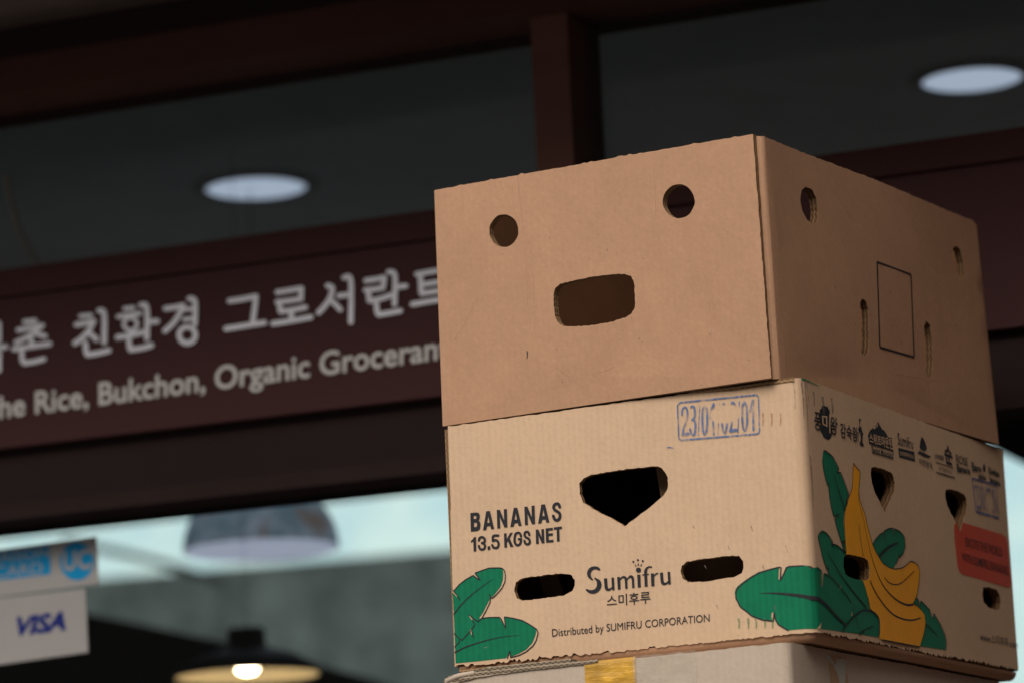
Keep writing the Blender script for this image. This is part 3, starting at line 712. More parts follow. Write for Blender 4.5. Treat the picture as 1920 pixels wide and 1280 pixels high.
    T('Bana', [(765,412),(885,465),(892,535),(778,528)], ZH, bold=.03); T('pple', [(846,537),(940,577),(945,662),(855,640)], ZH, bold=.03)
    F(mb, W.P([(925,432),(940,480),(938,530),(915,540),(905,500),(912,455)], *ZH, side='s'), 'ink', O1)
    T('Kiwitee', [(972,470),(1108,522),(1108,602),(980,562)], ZH, bold=.03); T('banana', [(985,580),(1115,632),(1122,712),(990,657)], ZH, bold=.03)
    mb.build('emblem_row', SP); mb = MB()
    fr = W.P([(772,615),(1075,697),(1100,1090),(820,1015)], *ZH, side='s')
    for i in range(4): stroke(mb, [fr[i], fr[(i+1) % 4]], .0022 if i != 1 else .0012, 'stamp_b', W, O2)
    T('23/01/02/01', [(792,680),(1055,738),(1092,1050),(832,985)], ZH, 'stamp_b', .0, O3)
    mb.build('date_stamp', SP); mb = SB
    for k_, (u_, z0, z1, w_) in enumerate(((.004, .003, .040, .003), (.011, .004, .052, .0022), (.0155, .004, .030, .0016), (-.006, .003, .030, .0014), (.030, .010, .024, .004), (.052, .012, .030, .005), (.012, .075, .125, .003), (.075, .010, .026, .006))):
        stroke(mb, [(u_, ztop-z0), (u_+.001, ztop-(z0+z1)/2), (u_, ztop-z1)], w_, 'scuff', W, O2, w_*.4, CU_)
    stroke(mb, [(.004, ztop-.0008), (.020, ztop-.0012), (.045, ztop-.0022)], .0018, 'green', W, O2, .0006, CU_)
    SB.refresh(SP)
    # ---- left wall with its raw edge showing at the front, back wall, top flaps, rolled bottom
    mb = MB()
    pts = [(tl[0]-.0035, tl[1]-.004), (bl[0]-.0035, bl[1]-.001)]
    x0 = tl[0]; zt_ = tl[1]; zl = bl[1]
    mb.face([(x0-.0036, -.0006, zl), (x0-.0002, -.0006, zl), (x0-.0002, -.0006, zt_-.003), (x0-.0036, -.0006, zt_-.003)], 'edge', [(0, .0002), (0, .0036), (zt_, .0036), (zt_, .0002)])
    mb.face([(x0-.0036, L2-.012, zl), (x0-.0036, -.0006, zl), (x0-.0036, -.0006, zt_-.003), (x0-.0036, L2-.012, zt_-.003)], 'kraft_light', [(0, 0), (L2, 0), (L2, zt_), (0, zt_)])
    mb.box(x0-.0034, x0+.004, .0062, L2-.012, zl, zt_-.004, 'kraft_in'); mb.build('left_panel', t)
    mb = MB(); mb.box(-L1+.003, -.0115, L2-.010, L2-.002, .004, H-.004, 'kraft_in'); mb.build('back_panel', t)
    # top flap: double ply, its raw front edge peeping out near the corner
    mb = MB(); mb.box(-L1+.008, -.0125, .0066, L2-.0105, H-.010, H-.0024, 'edge'); mb.build('top_flap', t)
    mb = MB(); x1, z1 = W.px(1292, 735, 'f'); x2, z2 = W.px(1490, 708, 'f')
    vt = fill([[(x1, z1-.001), (x1+.002, z1+.0012), (x1+.05, (z1+z2)/2-.0008), (x2, z2+.0012), (x2, z2-.0035), (x1+.05, (z1+z2)/2-.0042)]])
    board(mb, vt, W, .0014, -.0045, 'edge', 'kraft_in', 'edge'); mb.build('lid_ply', t)
    xa = W.px(1237, 900, 'f')[0]-.022
    mb = MB(); vt = fill([[(xa-.004, .235), (xa+.012, .10), (xa+.012, .02), (-.02, .02), (-.02, .235)]])
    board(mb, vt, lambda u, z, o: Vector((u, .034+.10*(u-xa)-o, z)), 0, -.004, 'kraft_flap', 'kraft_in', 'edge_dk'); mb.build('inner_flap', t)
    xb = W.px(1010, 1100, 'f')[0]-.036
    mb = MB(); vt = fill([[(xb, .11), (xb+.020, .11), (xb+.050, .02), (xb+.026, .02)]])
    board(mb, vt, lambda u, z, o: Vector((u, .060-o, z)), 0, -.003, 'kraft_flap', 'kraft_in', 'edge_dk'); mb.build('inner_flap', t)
    # rolled crease under the walls and floor
    mb = MB(); n = 8; rr = .009
    prof = [(-.002 - rr*(1-math.cos(a*math.pi/2/n)), -rr*math.sin(a*math.pi/2/n)) for a in range(n+1)]
    path = [(x0, 0, 0, -1)] + [(-.011, 0, 0, -1)] + [(-.011+.011*math.sin(a*math.pi/16), .011-.011*math.cos(a*math.pi/16), math.sin(a*math.pi/16), -math.cos(a*math.pi/16)) for a in range(1, 8)] + [(0, .011, 1, 0), (0, L2-.004, 1, 0)]
    vs, fs, uvs = [], [], []; dist = 0; zc = min(zbot, zl)+.001
    for i, (x, y, nx, ny) in enumerate(path):
        if i: dist += math.hypot(x-path[i-1][0], y-path[i-1][1])
        zz = zbot if i else zl
        for j, (o, z) in enumerate(prof):
            vs.append((x+nx*o, y+ny*o, zz+.0005+z)); uvs.append((dist, j*.002))
    for i in range(len(path)-1):
        for j in range(n): fs.append((i*(n+1)+j+1, (i+1)*(n+1)+j+1, (i+1)*(n+1)+j, i*(n+1)+j))
    mb.mesh(vs, fs, 'kraft', uvs, True)
    mb.box(x0+.006, -.012, .012, L2-.006, zc-rr-.0005, zc-.003, 'kraft_in'); mb.build('bottom_panel', t)
    # torn ply edges on the left of the front's bottom crease
    mb = MB()
    a0 = W.px(862, 1262, 'f'); a1 = W.px(1045, 1238, 'f')
    for k in range(2):
        z0 = -.003-.004*k; pts = resample([(a0[0]+.004*k, zl+z0), (a1[0]-.01*k, zl+z0+(zbot-zl)*.35)], .004, .0009, False, 60+k)
        low = [(p[0], p[1]-.0036) for p in pts]
        board(mb, fill([pts+low[::-1]]), W, -.0002-.003*k, -.02, 'edge', 'kraft_in', 'edge')
    mb.build('torn_ply', t)
    return t, zbot, zl
ban, zbot, zl = build_banana_box()

# ================================================================== third box: greyish, taped
ZTOP3 = CZ + .628 - BH + min(zbot, zl) - .0100
def build_taped_box():
    c = None
    # its near top corner, seen at photo pixel (1480,1201), lies on the plane under the carton
    def onz(px, py, z=ZTOP3):
        d = ray(px, py); return CAM + d*((z-CZ)/d.z)
    Hh = .375
    pc = onz(1478, 1203); pl = onz(838, 1276)
    yaw = math.atan2(pl.y-pc.y, pc.x-pl.x)
    yaw = BY + R(.6)
    mw = frame(pc.x, pc.y, ZTOP3-Hh, yaw)
    L1 = -hit(mw, 1, 0, 838, 1276).x; L2 = .550
    t = thing('cardboard_box', 'greyish cardboard box under the printed banana carton, with yellow and clear tape', 'cardboard box', mw)
    W = Wrap(mw, .009, .002, 5.2); CU_ = cuts_for(.009)
    zt = W.px(1478, 1203)[1]; zl_ = Hh
    mb = MB(); tp = resample([(-L1+.006, Hh-.001), (0, Hh)], .006, .0005, False, 71)
    board(mb, fill([tp+[(0, 0), (-L1+.006, 0)]], (), CU_, .05), W, 0, -.006, 'kraft_grey', 'kraft_in', 'edge_grey'); mb.build('front_panel', t)
    mb = MB(); tp = resample([(0, Hh), (L2, Hh-.001)], .006, .0005, False, 72)
    board(mb, fill([tp+[(L2, 0), (0, 0)]], (), CU_, .05), W, 0, -.006, 'kraft_grey', 'kraft_in', 'edge_grey')
    # scars where tape was pulled off: paper torn away to a paler and a browner layer
    M['scar'] = ink_mat('torn_paper', (.46, .48, .42), .9, .08); M['scar_b'] = ink_mat('torn_paper_brown', (.44, .29, .18), .9, .08)
    def scar(pts, key, off, sd): sheet(mb, fill([resample(W.P(pts, *Z8, side='s'), .0025, .0012, True, sd)], (), (), 0), key, W, off)
    scar([(290,1060),(420,1080),(440,1290),(300,1290)], 'scar_b', .0003, 81)
    scar([(258,1062),(300,1078),(325,1120),(340,1145),(350,1100),(400,1092),(428,1110),(420,1200),(410,1290),(372,1290),(352,1200),(325,1140),(285,1110)], 'scar', .0006, 82)
    scar([(1395,1255),(1450,1262),(1520,1268),(1530,1300),(1400,1300)], 'scar', .0006, 83)
    mb.build('side_panel', t)
    mb = MB(); mb.box(-L1+.007, -.0095, L2-.006, L2-.0005, 0, Hh-.003, 'kraft_grey'); mb.build('back_panel', t)
    mb = MB(); mb.box(-L1+.0005, -L1+.0059, .0005, L2-.007, 0, Hh-.003, 'kraft_grey'); mb.build('left_panel', t)
    mb = MB(); mb.box(-L1+.008, -.010, .007, L2-.007, .001, .007, 'kraft_in'); mb.build('bottom_panel', t)
    # closing flaps: layered board edges at the top, bulging at the left corner
    mb = MB(); mb.box(-L1+.004, -.010, .0065, L2-.007, Hh-.008, Hh-.0012, 'kraft_grey'); mb.build('top_flap', t)
    mb = MB()
    for k in range(2):
        pts = [(-L1-.004+.002*k, Hh-.004+.0042*k), (-L1+.05, Hh+.0012+.0042*k), (-L1+.17-.03*k, Hh+.0022+.0030*k), (-L1+.17-.03*k, Hh-.001), (-L1+.05, Hh-.003+.0042*k), (-L1-.002+.002*k, Hh-.0085+.0042*k)]
        board(mb, fill([resample(pts, .006, .0005, True, 90+k)]), W, .0016-.0008*k, -.012, 'edge_grey', 'kraft_grey', 'edge_grey')
    mb.build('flap_edge', t)
    mb = MB(); cx = -L1+.002
    mb.tube([W(cx-.002, Hh-.060, -.004), W(cx-.003, Hh-.014, -.002), W(cx-.002, Hh-.004, .000), W(cx+.012, Hh-.0005, .001), W(cx+.03, Hh+.0012, -.001)], .0026, 'kraft_grey', 10)
    mb.build('corner_fold', t)
    # tapes
    def tape_mat(name, col, alpha):
        m, tt, b = new_mat(name); uv = nd(tt, 'ShaderNodeTexCoord').outputs['UV']
        rm = nd(tt, 'ShaderNodeMapping'); rm.inputs['Rotation'].default_value = (0, 0, .5); rm.inputs['Scale'].default_value = (30, 110, 1); tt.links.new(uv, rm.inputs['Vector'])
        n = noise_n(tt, rm.outputs[0], 1, 4, .6); n2 = noise_n(tt, scaled(tt, uv, 45, 45), 1, 3, .6)
        fold = ramp(tt, n, .56, .68)
        k = math_n(tt, 'MULTIPLY_ADD', n2, .7, .62); k = math_n(tt, 'MULTIPLY_ADD', fold, .35, k)
        tt.links.new(mul_rgb(tt, col, k), b.inputs['Base Color']); b.inputs['Roughness'].default_value = .16
        b.inputs['Specular IOR Level'].default_value = .6
        tt.links.new(math_n(tt, 'MULTIPLY_ADD', n2, .7, alpha-.35), b.inputs['Alpha'])
        bp = nd(tt, 'ShaderNodeBump'); bp.inputs['Strength'].default_value = .5; bp.inputs['Distance'].default_value = .004
        tt.links.new(n, bp.inputs['Height']); tt.links.new(bp.outputs[0], b.inputs['Normal']); return m
    M['tape_y'] = tape_mat('yellow_tape', (.60, .33, .045), .90); M['tape_c'] = tape_mat('clear_tape', (.62, .56, .47), .22)
    def tape(name, xa, xb, key, o, drop):
        mb = MB(); ua = W.px(xa, 1250, 'f')[0]; ub = W.px(xb, 1240, 'f')[0]; n = 10; vs = []; fs = []; uvs = []
        prof = [(Hh-drop, 0.0)] + [(Hh-.006+.006*math.sin(a*math.pi/8), .006-.006*math.cos(a*math.pi/8)) for a in range(5)] + [(Hh+.0002, .012)]
        for i in range(n+1):
            u = ua+(ub-ua)*i/n
            for j, (z, d) in enumerate(prof):
                p = W(u, z, o+.0007*noise.noise(Vector((u*60, z*40, 2))))
                vs.append((p.x, p.y+d*.35, p.z+o)); uvs.append((u, z-d))
        m_ = len(prof)
        for i in range(n):
            for j in range(m_-1): fs.append((i*m_+j, (i+1)*m_+j, (i+1)*m_+j+1, i*m_+j+1))
        mb.mesh(vs, fs, key, uvs, True); mb.build(name, t)
    tape('yellow_tape', 1097, 1192, 'tape_y', .0010, .12)
    tape('clear_tape', 1188, 1306, 'tape_c', .0016, .12)
    return t, mw, L1, L2, Hh
tb, mw3, T1, T2, TH3 = build_taped_box()
# the rest of the stack, down to the pavement (below the photograph's lower edge)
zz = ZTOP3 - TH3
k = 0
for hh, lab in ((.36, 'plain brown cardboard box directly under the taped greyish box'), (None, 'plain brown cardboard box at the foot of the stack on the pavement')):
    hh = hh or zz-.006
    m2 = frame(mw3.translation.x-.005+.008*k, mw3.translation.y+.004-.006*k, zz-hh-.001, BY+R(-.8+1.7*k))
    t2 = thing('cardboard_box', lab, 'cardboard box', m2)
    for nm, a in (('front_panel', (-.39, 0, 0, .006, 0, hh)), ('side_panel', (-.006, 0, .0062, .55, 0, hh)), ('back_panel', (-.39, -.0062, .544, .55, 0, hh)),
                  ('left_panel', (-.39, -.384, .0062, .5438, 0, hh)), ('top_flap', (-.3838, -.0062, .0063, .5438, hh-.006, hh-.0005))):
        b_ = MB(); b_.box(*a, 'kraft'); b_.build(nm, t2)
    zz -= hh; k += 1

# ================================================================== shopfront
YF = R(22.18); DF = 4.42
MF = frame(0, DF, 0, YF)
M['timber'] = plain_mat('dark_brown_frame', (.090, .040, .030), .7, .08, .22, 5, (1, 1, 6))
M['ledge'] = plain_mat('maroon_ledge', (.062, .027, .024), .75, .06, .12, 4); M['mull'] = plain_mat('brown_mullion', (.17, .080, .062), .7, .08, .18, 5, (1, 1, 6)); M['timber_dk'] = plain_mat('blackish_frame', (.027, .017, .016), .75, .06, .2, 5)
M['signred'] = plain_mat('maroon_sign_panel', (.066, .030, .030), .75, .06, .10, 3)
M['side_blocker'] = plain_mat('warm_bounce_boards', (.22, .105, .06), .7, .1, .2, 4, (1, 7, 1)); M['letter_w'] = plain_mat('white_sign_letter', (.87, .87, .95), .6, .3, .05, 20)  # brown of the added side wall chosen for its warm bounce
M['letter_c'] = plain_mat('cream_sign_letter', (.66, .63, .61), .6, .2, .05, 20)
M['glass'] = glass_mat('window_glass')
M['soffit'] = plain_mat('soffit_board', (.10, .075, .060), .7, .2, .25, 4, (1, 7, 1))
M['render'] = plain_mat('dark_wall', (.30, .22, .185), .8, .1, .2, 4)
def fp(x, y, v=0.0):
    p = hit(MF, 1, v, x, y); return (p.x, p.z)
zSignT = fp(500, 464)[1]; zSignB = fp(500, 782)[1]; zBeamB = fp(500, 952, .10)[1]
zHead = fp(500, 141, .045)[1]; GV = .045          # glass plane
xm0 = fp(1001, 180, -.020)[0]; xm1 = fp(1070, 180, -.020)[0]
sf = thing('shopfront', 'dark brown shopfront frame with large glass panes behind the boxes', 'shopfront', MF)
U0, U1 = -3.2, 3.0
mb = MB(); mb.box(U0, U1, -.045, .10, zHead, zHead+.050, 'timber'); mb.box(U0, U1, -.062, .10, zHead+.0502, zHead+.085, 'timber_dk'); mb.build('head_rail', sf)
mb = MB(); mb.box(U0, U1, -.03, .12, zHead+.0852, zHead+1.2, 'render'); mb.build('upper_wall', sf)
mb = MB(); mb.box(xm0, xm1, -.020, .09, zSignT+.0162, zHead-.0002, 'mull'); mb.build('mullion', sf)
for s_ in (-1.9, 1.9):
    mb = MB(); mb.box(xm0+s_, xm1+s_, -.020, .09, zSignT+.0162, zHead-.0002, 'mull'); mb.build('mullion', sf)
mb = MB(); mb.box(U0, U1, -.012, .09, zSignT-.02, zSignT+.016, 'ledge'); mb.build('transom_ledge', sf)
mb = MB(); mb.box(U0, U1, .012, .09, zSignB-.02, zSignT-.0202, 'timber_dk'); mb.build('sign_backing', sf)
mb = MB(); mb.box(U0, U1, .0, .10, zBeamB+.02, zSignB-.0202, 'timber_dk'); mb.box(U0, U1, -.03, .10, zBeamB, zBeamB+.0198, 'timber_dk'); mb.build('lower_rail', sf)
for a, b in ((U0, xm0-1.9), (xm1-1.9, xm0), (xm1, xm0+1.9), (xm1+1.9, U1)):
    if b > a: mb = MB(); mb.box(a-.01, b+.01, GV, GV+.006, zSignT+.005, zHead+.02, 'glass'); mb.build('window_pane', sf)
mb = MB(); mb.box(U0, U1, GV, GV+.006, .10, zBeamB+.01, 'glass'); mb.build('window_pane', sf)
mb = MB(); mb.box(U0, U1, -.03, .10, 0, .0998, 'timber_dk'); mb.build('bottom_rail', sf)
for a in (U0-.12, U1):
    mb = MB(); mb.box(a, a+.12, -.05, .12, 0, zHead+.08, 'timber'); mb.build('end_post', sf)
# added wall at the right, unseen: blocks sky and bounces warm light
mb = MB(); mb.box(1.30, 1.42, -1.28, -.0505, 0, zHead+.1995, 'side_blocker'); mb.build('sky_blocking_wall', sf)
# projecting eave
EAVE = 0.76
mb = MB(); mb.box(U0-.4, U1+.4, -EAVE, -.0302, zHead+.20, zHead+.26, 'soffit'); mb.box(U0-.4, U1+.4, -EAVE-.04, -EAVE-.0002, zHead+.16, zHead+.34, 'timber_dk'); mb.build('eave', sf)

# sign
sg = thing('shop_sign', 'long maroon shop sign board with white Korean and English lettering', 'sign', MF)
mb = MB(); mb.box(U0+.01, U1-.01, -.006, .0118, zSignB, zSignT-.0204, 'signred'); mb.build('sign_board', sg)
FW = lambda u, z, off: Vector((u, -off, z))
SZ = ((0, 480), .44792); SO = -.006
def fq(pts, z=SZ, v=SO): return [fp(z[0][0]+z[1]*a, z[0][1]+z[1]*b, v) for a, b in pts]
ZKA = ((0, 560), .10935); ZKB = ((130, 550), .13542); ZKC = ((400, 510), .11458); ZKD = ((580, 490), .13542)
def hangul(z, wpx, strokes):
    """brush-style Korean lettering, thick rounded strokes (points in picture units of frame z)"""
    mb = MB(); sheet(mb, fill(brush(strokes, lambda pts: fq(pts, z), wpx/z[1])), 'letter_w', FW, .0085); mb.build('korean_lettering', sg)
hangul(ZKA, 8.7, [[(-560,520),(-560,800)],[(0,430),(0,730)],[(-560,640),(0,570)],[(-560,790),(0,715)],[(-900,960),(120,825)],[(-380,900),(-380,1000)],[(-650,1040),(10,950)],[(0,930),(0,1230)],
    [(440,405),(620,388)],[(330,545),(560,500),(740,465)],[(740,465),(600,580),(430,690),(290,755)],[(620,600),(790,650)],[(545,680),(565,790)],[(250,865),(560,820),(870,775)],[(390,910),(400,1060),(440,1105)],[(430,1105),(600,1080),(770,1035)]])
hangul(ZKB, 9.6, [([(170,322),(310,312)], .85),[(110,440),(240,415),(350,390)],[(350,390),(280,520),(180,630),(90,690)],[(300,560),(390,640)],[(425,245),(495,290),(495,680)],[(235,690),(250,830),(290,850)],[(270,850),(420,825),(560,790)],
    ([(780,218),(900,208)], .85),([(690,330),(850,305),(990,285)], .85),(ring(860,430,92,88), .72),[(865,530),(865,590)],[(680,612),(850,588),(1020,545)],[(1005,170),(1085,205),(1085,630)],[(1110,400),(1230,392)],[(840,660),(850,760),(880,780)],[(860,780),(1020,757),(1150,720)],
    [(1345,218),(1470,200),(1590,175)],[(1590,175),(1530,300),(1450,420),(1335,525)],([(1600,232),(1740,217)], .8),([(1600,368),(1740,353)], .8),[(1675,80),(1750,120),(1750,430)],(ring(1645,580,113,110), .95)])
hangul(ZKC, 9.8, [[(280,482),(470,455),(710,405)],[(710,405),(695,560),(660,830)],[(220,935),(500,890),(850,835)],[(1060,340),(1250,310),(1450,275)],[(1455,275),(1445,450)],[(1060,500),(1250,478),(1450,448)],[(1095,500),(1110,640),(1130,655)],[(1120,655),(1330,625),(1520,585)],[(1290,640),(1290,800)],[(990,850),(1290,805),(1610,745)]])
hangul(ZKD, 9.9, [[(265,345),(330,375),(300,510),(220,630),(140,715)],[(320,555),(380,610),(440,675)],[(420,485),(570,465)],[(495,232),(585,270),(585,845)],[(795,275),(930,255),(1050,230)],[(1050,235),(1030,375)],[(790,405),(930,390),(1030,372)],[(830,410),(840,540),(865,553)],[(860,553),(1000,525),(1140,475)],[(1110,155),(1195,200),(1190,600)],[(1210,365),(1345,347)],[(940,600),(955,720),(985,745)],[(975,745),(1130,718),(1270,692)],
    [(1500,185),(1700,150),(1950,110)],[(1550,200),(1560,430),(1585,450)],[(1580,330),(1800,290),(1930,260)],[(1575,450),(1800,415),(1980,380)],[(1440,600),(1700,555),(2100,490)]])
mb = MB(); lettering(mb, 'the Rice, Bukchon, Organic Grocerant', fq([(-45,592),(1885,326),(1885,462),(-45,717)]), 'letter_c', FW, .0085, .018); mb.build('english_lettering', sg)

# card stickers on the outside of the lower pane
M['stk_w'] = plain_mat('white_sticker', (.36, .345, .335), .45, .3, .04, 10); M['stk_b'] = plain_mat('blue_sticker_ink', (.008, .27, .56), .6, .1, .04, 10)
M['stk_n'] = plain_mat('navy_sticker_ink', (.006, .018, .17), .6, .1, .04, 10)
ZS = ((0, 980), .234375); gv = GV-.001
def sq(pts): return fq(pts, ZS, gv)
GW = lambda u, z, off: Vector((u, gv-off, z))
def sticker_board(t, quad, name):
    mb = MB(); board(mb, fill([quad]), GW, .0006, -.0006, 'stk_w', 'stk_w', 'stk_w'); return mb
s1 = thing('card_sticker', 'white sticker with blue card logos on the glass, above the other one', 'sticker', MF)
mb = sticker_board(s1, sq([(-420,268),(772,106),(790,486),(-420,640)]), 'sheet')
sheet(mb, fill([sq([(-400,280),(405,180),(407,408),(-400,500)])]), 'stk_b', GW, .0010)
lettering(mb, 'SAISON', sq([(-62,242),(398,192),(398,268),(-62,325)]), 'stk_w', GW, .0014, .0)
lettering(mb, 'CARD', sq([(-40,345),(345,310),(345,402),(-40,440)]), 'stk_w', GW, .0014, .0)
sheet(mb, fill([sq([(617+136*math.cos(a*math.pi/16), 305+152*math.sin(a*math.pi/16)) for a in range(32)])]), 'stk_b', GW, .0010)
lettering(mb, 'UC', sq([(508,225),(735,200),(735,365),(508,385)]), 'stk_w', GW, .0014, .03)
mb.build('sheet', s1)
s2 = thing('card_sticker', 'white sticker with dark blue italic letters on the glass, below the other one', 'sticker', MF)
mb = sticker_board(s2, sq([(-420,642),(684,522),(706,1032),(-420,1190)]), 'sheet')
lettering(mb, 'VISA', sq([(135,750),(525,700),(530,858),(140,908)]), 'stk_n', GW, .0010, .045, .3)
mb.build('sheet', s2)

# ------------------------------------------------------------------ the room behind the glass
M['ceil'] = plain_mat('grey_ceiling', (.60, .64, .68), .9, .1, .25, 1.5)
M['dark'] = plain_mat('dark_interior', (.020, .021, .021), .8, .05, .3, 3)
M['floor'] = plain_mat('grey_floor', (.10, .095, .09), .6, .3, .25, 3)
HC = CZ + 1.52; VB = 4.2                         # ceiling height, depth of the room
mb = MB(); mb.box(U0-.2, U1+.2, .122, VB, HC, HC+.15, 'ceil'); tag(mb.build('ceiling', None, MF), kind='structure')
mb = MB(); mb.box(U0-.2, U1+.2, .122, VB, -.02, .012, 'floor'); tag(mb.build('floor', None, MF), kind='structure')
for a, lab in ((U0-.3, 'wall_left'), (U1+.2, 'wall_right')):
    mb = MB(); mb.box(a, a+.1, .122, VB, 0, HC+.1, 'dark'); tag(mb.build(lab, None, MF), kind='structure')
# back window frame: lintel and posts round an open view
bw = thing('back_window', 'dark frame of the big rear window seen through the glass', 'window', MF)
mb = MB(); mb.box(U0-.2, U1+.2, VB-.05, VB+.05, HC-.12, HC-.0005, 'dark'); mb.build('lintel', bw)
mb = MB(); mb.box(U0-.2, U1+.2, VB-.05, VB+.05, .0125, .9, 'dark'); mb.build('sill_wall', bw)
M['glass_t'] = glass_mat('tinted_window_glass', 0.0, (.86, .99, .98))
mb = MB(); mb.box(U0-.19, U1+.19, VB-.003, VB+.003, .9005, HC-.1205, 'glass_t'); mb.build('window_pane', bw)

# downlights in the ceiling
M['lamp_cool'] = emit_mat('cool_lamp', (.66, .79, 1.0), .54); M['lamp_trim'] = plain_mat('lamp_trim', (.30, .30, .30), .5, .3, .1, 10)
def atz(px, py, z): d = ray(px, py); return CAM + d*((z-CZ)/d.z)
for (px, py), lab in (((480, 346), 'round ceiling light in the pane left of the brown mullion'), ((1822, 142), 'round ceiling light in the pane right of the brown mullion')):
    p = atz(px, py, HC); rad = 91/FPX*(p-CAM).dot(_f)*1.03
    d_ = thing('downlight', lab, 'ceiling light', Matrix.Translation(p), 'round lights in the shop ceiling')
    mb = MB(); mb.lathe([(0.0001, -.006), (rad, -.006), (rad, -.001)], 'lamp_cool', 48, False); mb.build('diffuser', d_)
    mb = MB(); mb.lathe([(rad+.001, -.010), (rad+.022, -.007), (rad+.026, -.0005)], 'lamp_trim', 48); mb.build('trim_ring', d_)

# pendant lamps
M['shade_out'] = plain_mat('mottled_shade', (.22, .27, .25), .35, .3, .7, 22); M['shade_in'] = plain_mat('pale_shade_lining', (.62, .63, .78), .7, .2, .1, 6)
def shade_mat():
    m = bpy.data.materials.new('mottled_shade'); m.use_nodes = True; t = m.node_tree; t.nodes.clear()
    o = t.nodes.new('ShaderNodeOutputMaterial'); d = t.nodes.new('ShaderNodeBsdfDiffuse'); tl = t.nodes.new('ShaderNodeBsdfTranslucent')
    oc = t.nodes.new('ShaderNodeTexCoord').outputs['Object']
    c = mix_col(t, ramp(t, noise_n(t, oc, 26, 3, .6), .4, .6), (.40, .54, .55), (.80, .88, .88))
    c = mix_col(t, ramp(t, noise_n(t, oc, 14, 2, .5), .58, .68), c, (.50, .36, .26))
    t.links.new(c, d.inputs[0]); t.links.new(c, tl.inputs[0]); mx = t.nodes.new('ShaderNodeMixShader'); mx.inputs[0].default_value = .62
    t.links.new(d.outputs[0], mx.inputs[1]); t.links.new(tl.outputs[0], mx.inputs[2]); t.links.new(mx.outputs[0], o.inputs[0]); return m
M['shade_out'] = shade_mat()
M['shade_dk'] = plain_mat('black_shade', (.015, .015, .014), .5, .3, .2, 6); M['shade_warm'] = plain_mat('warm_shade_lining', (.80, .68, .48), .7, .2, .05, 6)
M['lamp_cool2'] = emit_mat('pale_lamp', (.70, .78, 1.0), .42); M['bulb'] = emit_mat('warm_bulb', (1.0, .82, .52), 26.0)
def atD(px, py, D):
    d = ray(px, py); return CAM + d*(D/d.dot(_f))
D1 = 6.3; p = atD(490, 1030, D1); r = 147/FPX*D1
pl = thing('pendant_lamp', 'lit dome pendant lamp with mottled dark shade and pale glowing diffuser', 'pendant lamp', Matrix.Translation(p))
mb = MB(); prof = [(r*math.cos(a), r*.92*math.sin(a)) for a in [i*math.pi/2/12 for i in range(12)]] + [(.02, r*.93)]
mb.lathe(prof, 'shade_out', 48); mb.build('lamp_shade', pl)
mb = MB(); mb.lathe([(.0001, -.002), (r*.96, -.002), (r*.965, .004)], 'lamp_cool2', 48, False); mb.build('diffuser', pl)  # disc glows faintly by its own emission
mb = MB(); mb.tube([(0, 0, r*.93), (0, 0, HC-p.z)], .0010, 'shade_dk', 6); mb.build('cord', pl)
D2 = 6.0; p = atD(464, 1267, D2); r = 144/FPX*D2
pl = thing('pendant_lamp', 'lit pendant lamp with black shallow shade and glowing warm bulb', 'pendant lamp', Matrix.Translation(p))
mb = MB(); prof = [(r, 0), (r*.93, r*.11), (r*.62, r*.27), (r*.30, r*.36), (r*.26, r*.40), (r*.24, r*.62), (.01, r*.64)]
mb.lathe(prof, 'shade_dk', 48); mb.lathe([(r*.93, .0002), (r*.88, r*.09), (r*.60, r*.245), (r*.25, r*.335), (.001, r*.335)], 'shade_warm', 48); shd = mb.build('lamp_shade', pl)
mb = MB(); mb.lathe([(.0005, r*.02), (r*.10, r*.04), (r*.16, r*.11), (r*.18, r*.18), (r*.14, r*.26), (r*.07, r*.33)], 'bulb', 24); mb.build('bulb', shd)
mb = MB(); mb.tube([(0, 0, r*.64), (0, 0, HC-p.z)], .0006, 'shade_dk', 6); mb.build('cord', pl)

# hanging cable inside the left transom pane
M['cable'] = plain_mat('grey_cable', (.62, .58, .50), .6, .3, .1, 10)
mb = MB(); cp = [hit(MF, 1, .10, x, y) for x, y in ((12, 330), (20, 375), (34, 430), (60, 480), (85, 512), (104, 530))]
mb.tube(cp, .0045, 'cable', 8); tag(mb.build('hanging_cable', None, MF), 'thin pale cable drooping behind the upper left pane', 'cable')

# made-up dark sloping panel inside, fills the black area low on the left
mb = MB(); q = [hit(MF, 1, 2.2, x, y) for x, y in ((-400, 1085), (165, 1150), (330, 1185), (470, 1216), (640, 1262), (760, 1300))]
poly = [(p.x, p.z) for p in q]; poly = [(poly[-1][0], .05), *poly[::-1], (poly[0][0], .05)]
board(mb, fill([poly]), lambda u, z, off: Vector((u, 2.2-off, z)), 0, -.15, 'dark', 'dark', 'dark')
tag(mb.build('dark_sloping_panel', None, MF), 'black sloping panel inside, low behind the stickers', 'panel')
# black slanting beam inside, right of the boxes
mb = MB(); q = [hit(MF, 1, 2.4, x, y) for x, y in ((1700, 690), (1930, 780), (2300, 930), (2300, 1060), (1925, 872), (1700, 760))]
board(mb, fill([[(p.x, p.z) for p in q][::-1]]), lambda u, z, off: Vector((u, 2.4-off, z)), 0, -.12, 'dark', 'dark', 'dark')
tag(mb.build('slanting_beam', None, MF), 'black slanting beam inside, right of the boxes', 'beam')

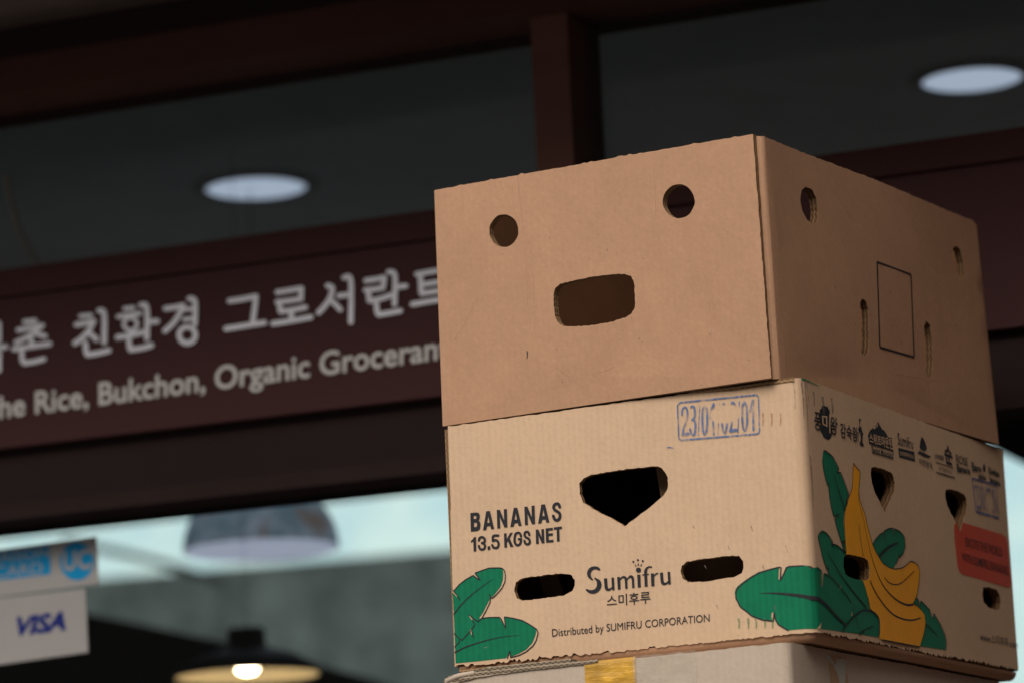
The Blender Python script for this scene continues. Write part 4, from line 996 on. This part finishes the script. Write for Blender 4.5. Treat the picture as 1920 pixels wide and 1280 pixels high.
# ------------------------------------------------------------------ outside: neighbour wall, cables, pavement, ground
def stone_mat():
    m, t, b = new_mat('mottled_stone'); oc = nd(t, 'ShaderNodeTexCoord').outputs['Object']
    a = ramp(t, noise_n(t, oc, 5, 3, .6), .36, .64); c = ramp(t, noise_n(t, oc, 15, 2, .6), .35, .65)
    bk = nd(t, 'ShaderNodeTexBrick'); t.links.new(scaled(t, oc, 1, 1, 1), bk.inputs['Vector']); bk.inputs['Scale'].default_value = 3
    k = math_n(t, 'MULTIPLY_ADD', a, .40, .42); k = math_n(t, 'MULTIPLY_ADD', c, .42, k)
    t.links.new(mul_rgb(t, (.098, .098, .098), k), b.inputs['Base Color']); b.inputs['Roughness'].default_value = .9
    return m
M['stone'] = stone_mat()
VW = 7.5
zt_l = hit(MF, 1, VW, 200, 1082).z; zt_r = hit(MF, 1, VW, 840, 1030).z
xr = hit(MF, 1, VW, 1650, 1000).x
mb = MB(); wx = [-6.0, hit(MF, 1, VW, 200, 1082).x, hit(MF, 1, VW, 840, 1030).x, xr]
poly = [(wx[0], 0), (xr, 0), (xr, zt_r), (wx[2], zt_r), (wx[1], zt_l), (wx[0], zt_l)]
board(mb, fill([poly]), lambda u, z, off: Vector((u, VW-off, z)), 0, -.3, 'stone', 'stone', 'stone')
tag(mb.build('stone_wall', None, MF), 'blurred grey mottled stone wall outside the rear window', 'wall')
mb = MB(); q = [hit(MF, 1, VW-.6, x, y) for x, y in ((120, 1015), (200, 1030), (280, 1048), (350, 1068), (420, 1090))]
mb.tube(q, .014, 'dark', 8); tag(mb.build('overhead_cable', None, MF), 'dark cable slanting across the pale sky right of the stickers', 'cable')
M['pave'] = plain_mat('pavement', (.22, .21, .20), .9, .2, .25, 3, bump=.002)
mb = MB(); mb.box(-12, 12, -3.0, .1, -.15, 0, 'pave'); tag(mb.build('pavement', None, MF), kind='structure')
M['ground'] = plain_mat('asphalt', (.07, .07, .07), .95, .2, .3, 2)
mb = MB(); mb.box(-400, 400, -400, 400, -.5, -.154, 'ground'); tag(mb.build('ground'), kind='structure')
M['plaster'] = plain_mat('street_wall', (.16, .15, .14), .9, .1, .25, 1.5)
ob = thing('opposite_building', 'plain plastered building added across the street, out of the picture', 'building', Matrix.Translation((0, -13, 0)))  # unseen; placed and sized to keep bright sky out of the glass reflections
mb = MB(); mb.box(-48, 30, -5, 0, 0, 9.0, 'plaster'); mb.build('wall', ob)
mb = MB(); mb.box(-48.3, 30.3, -5.3, .3, 9.0005, 9.2, 'timber_dk'); mb.build('roof', ob)
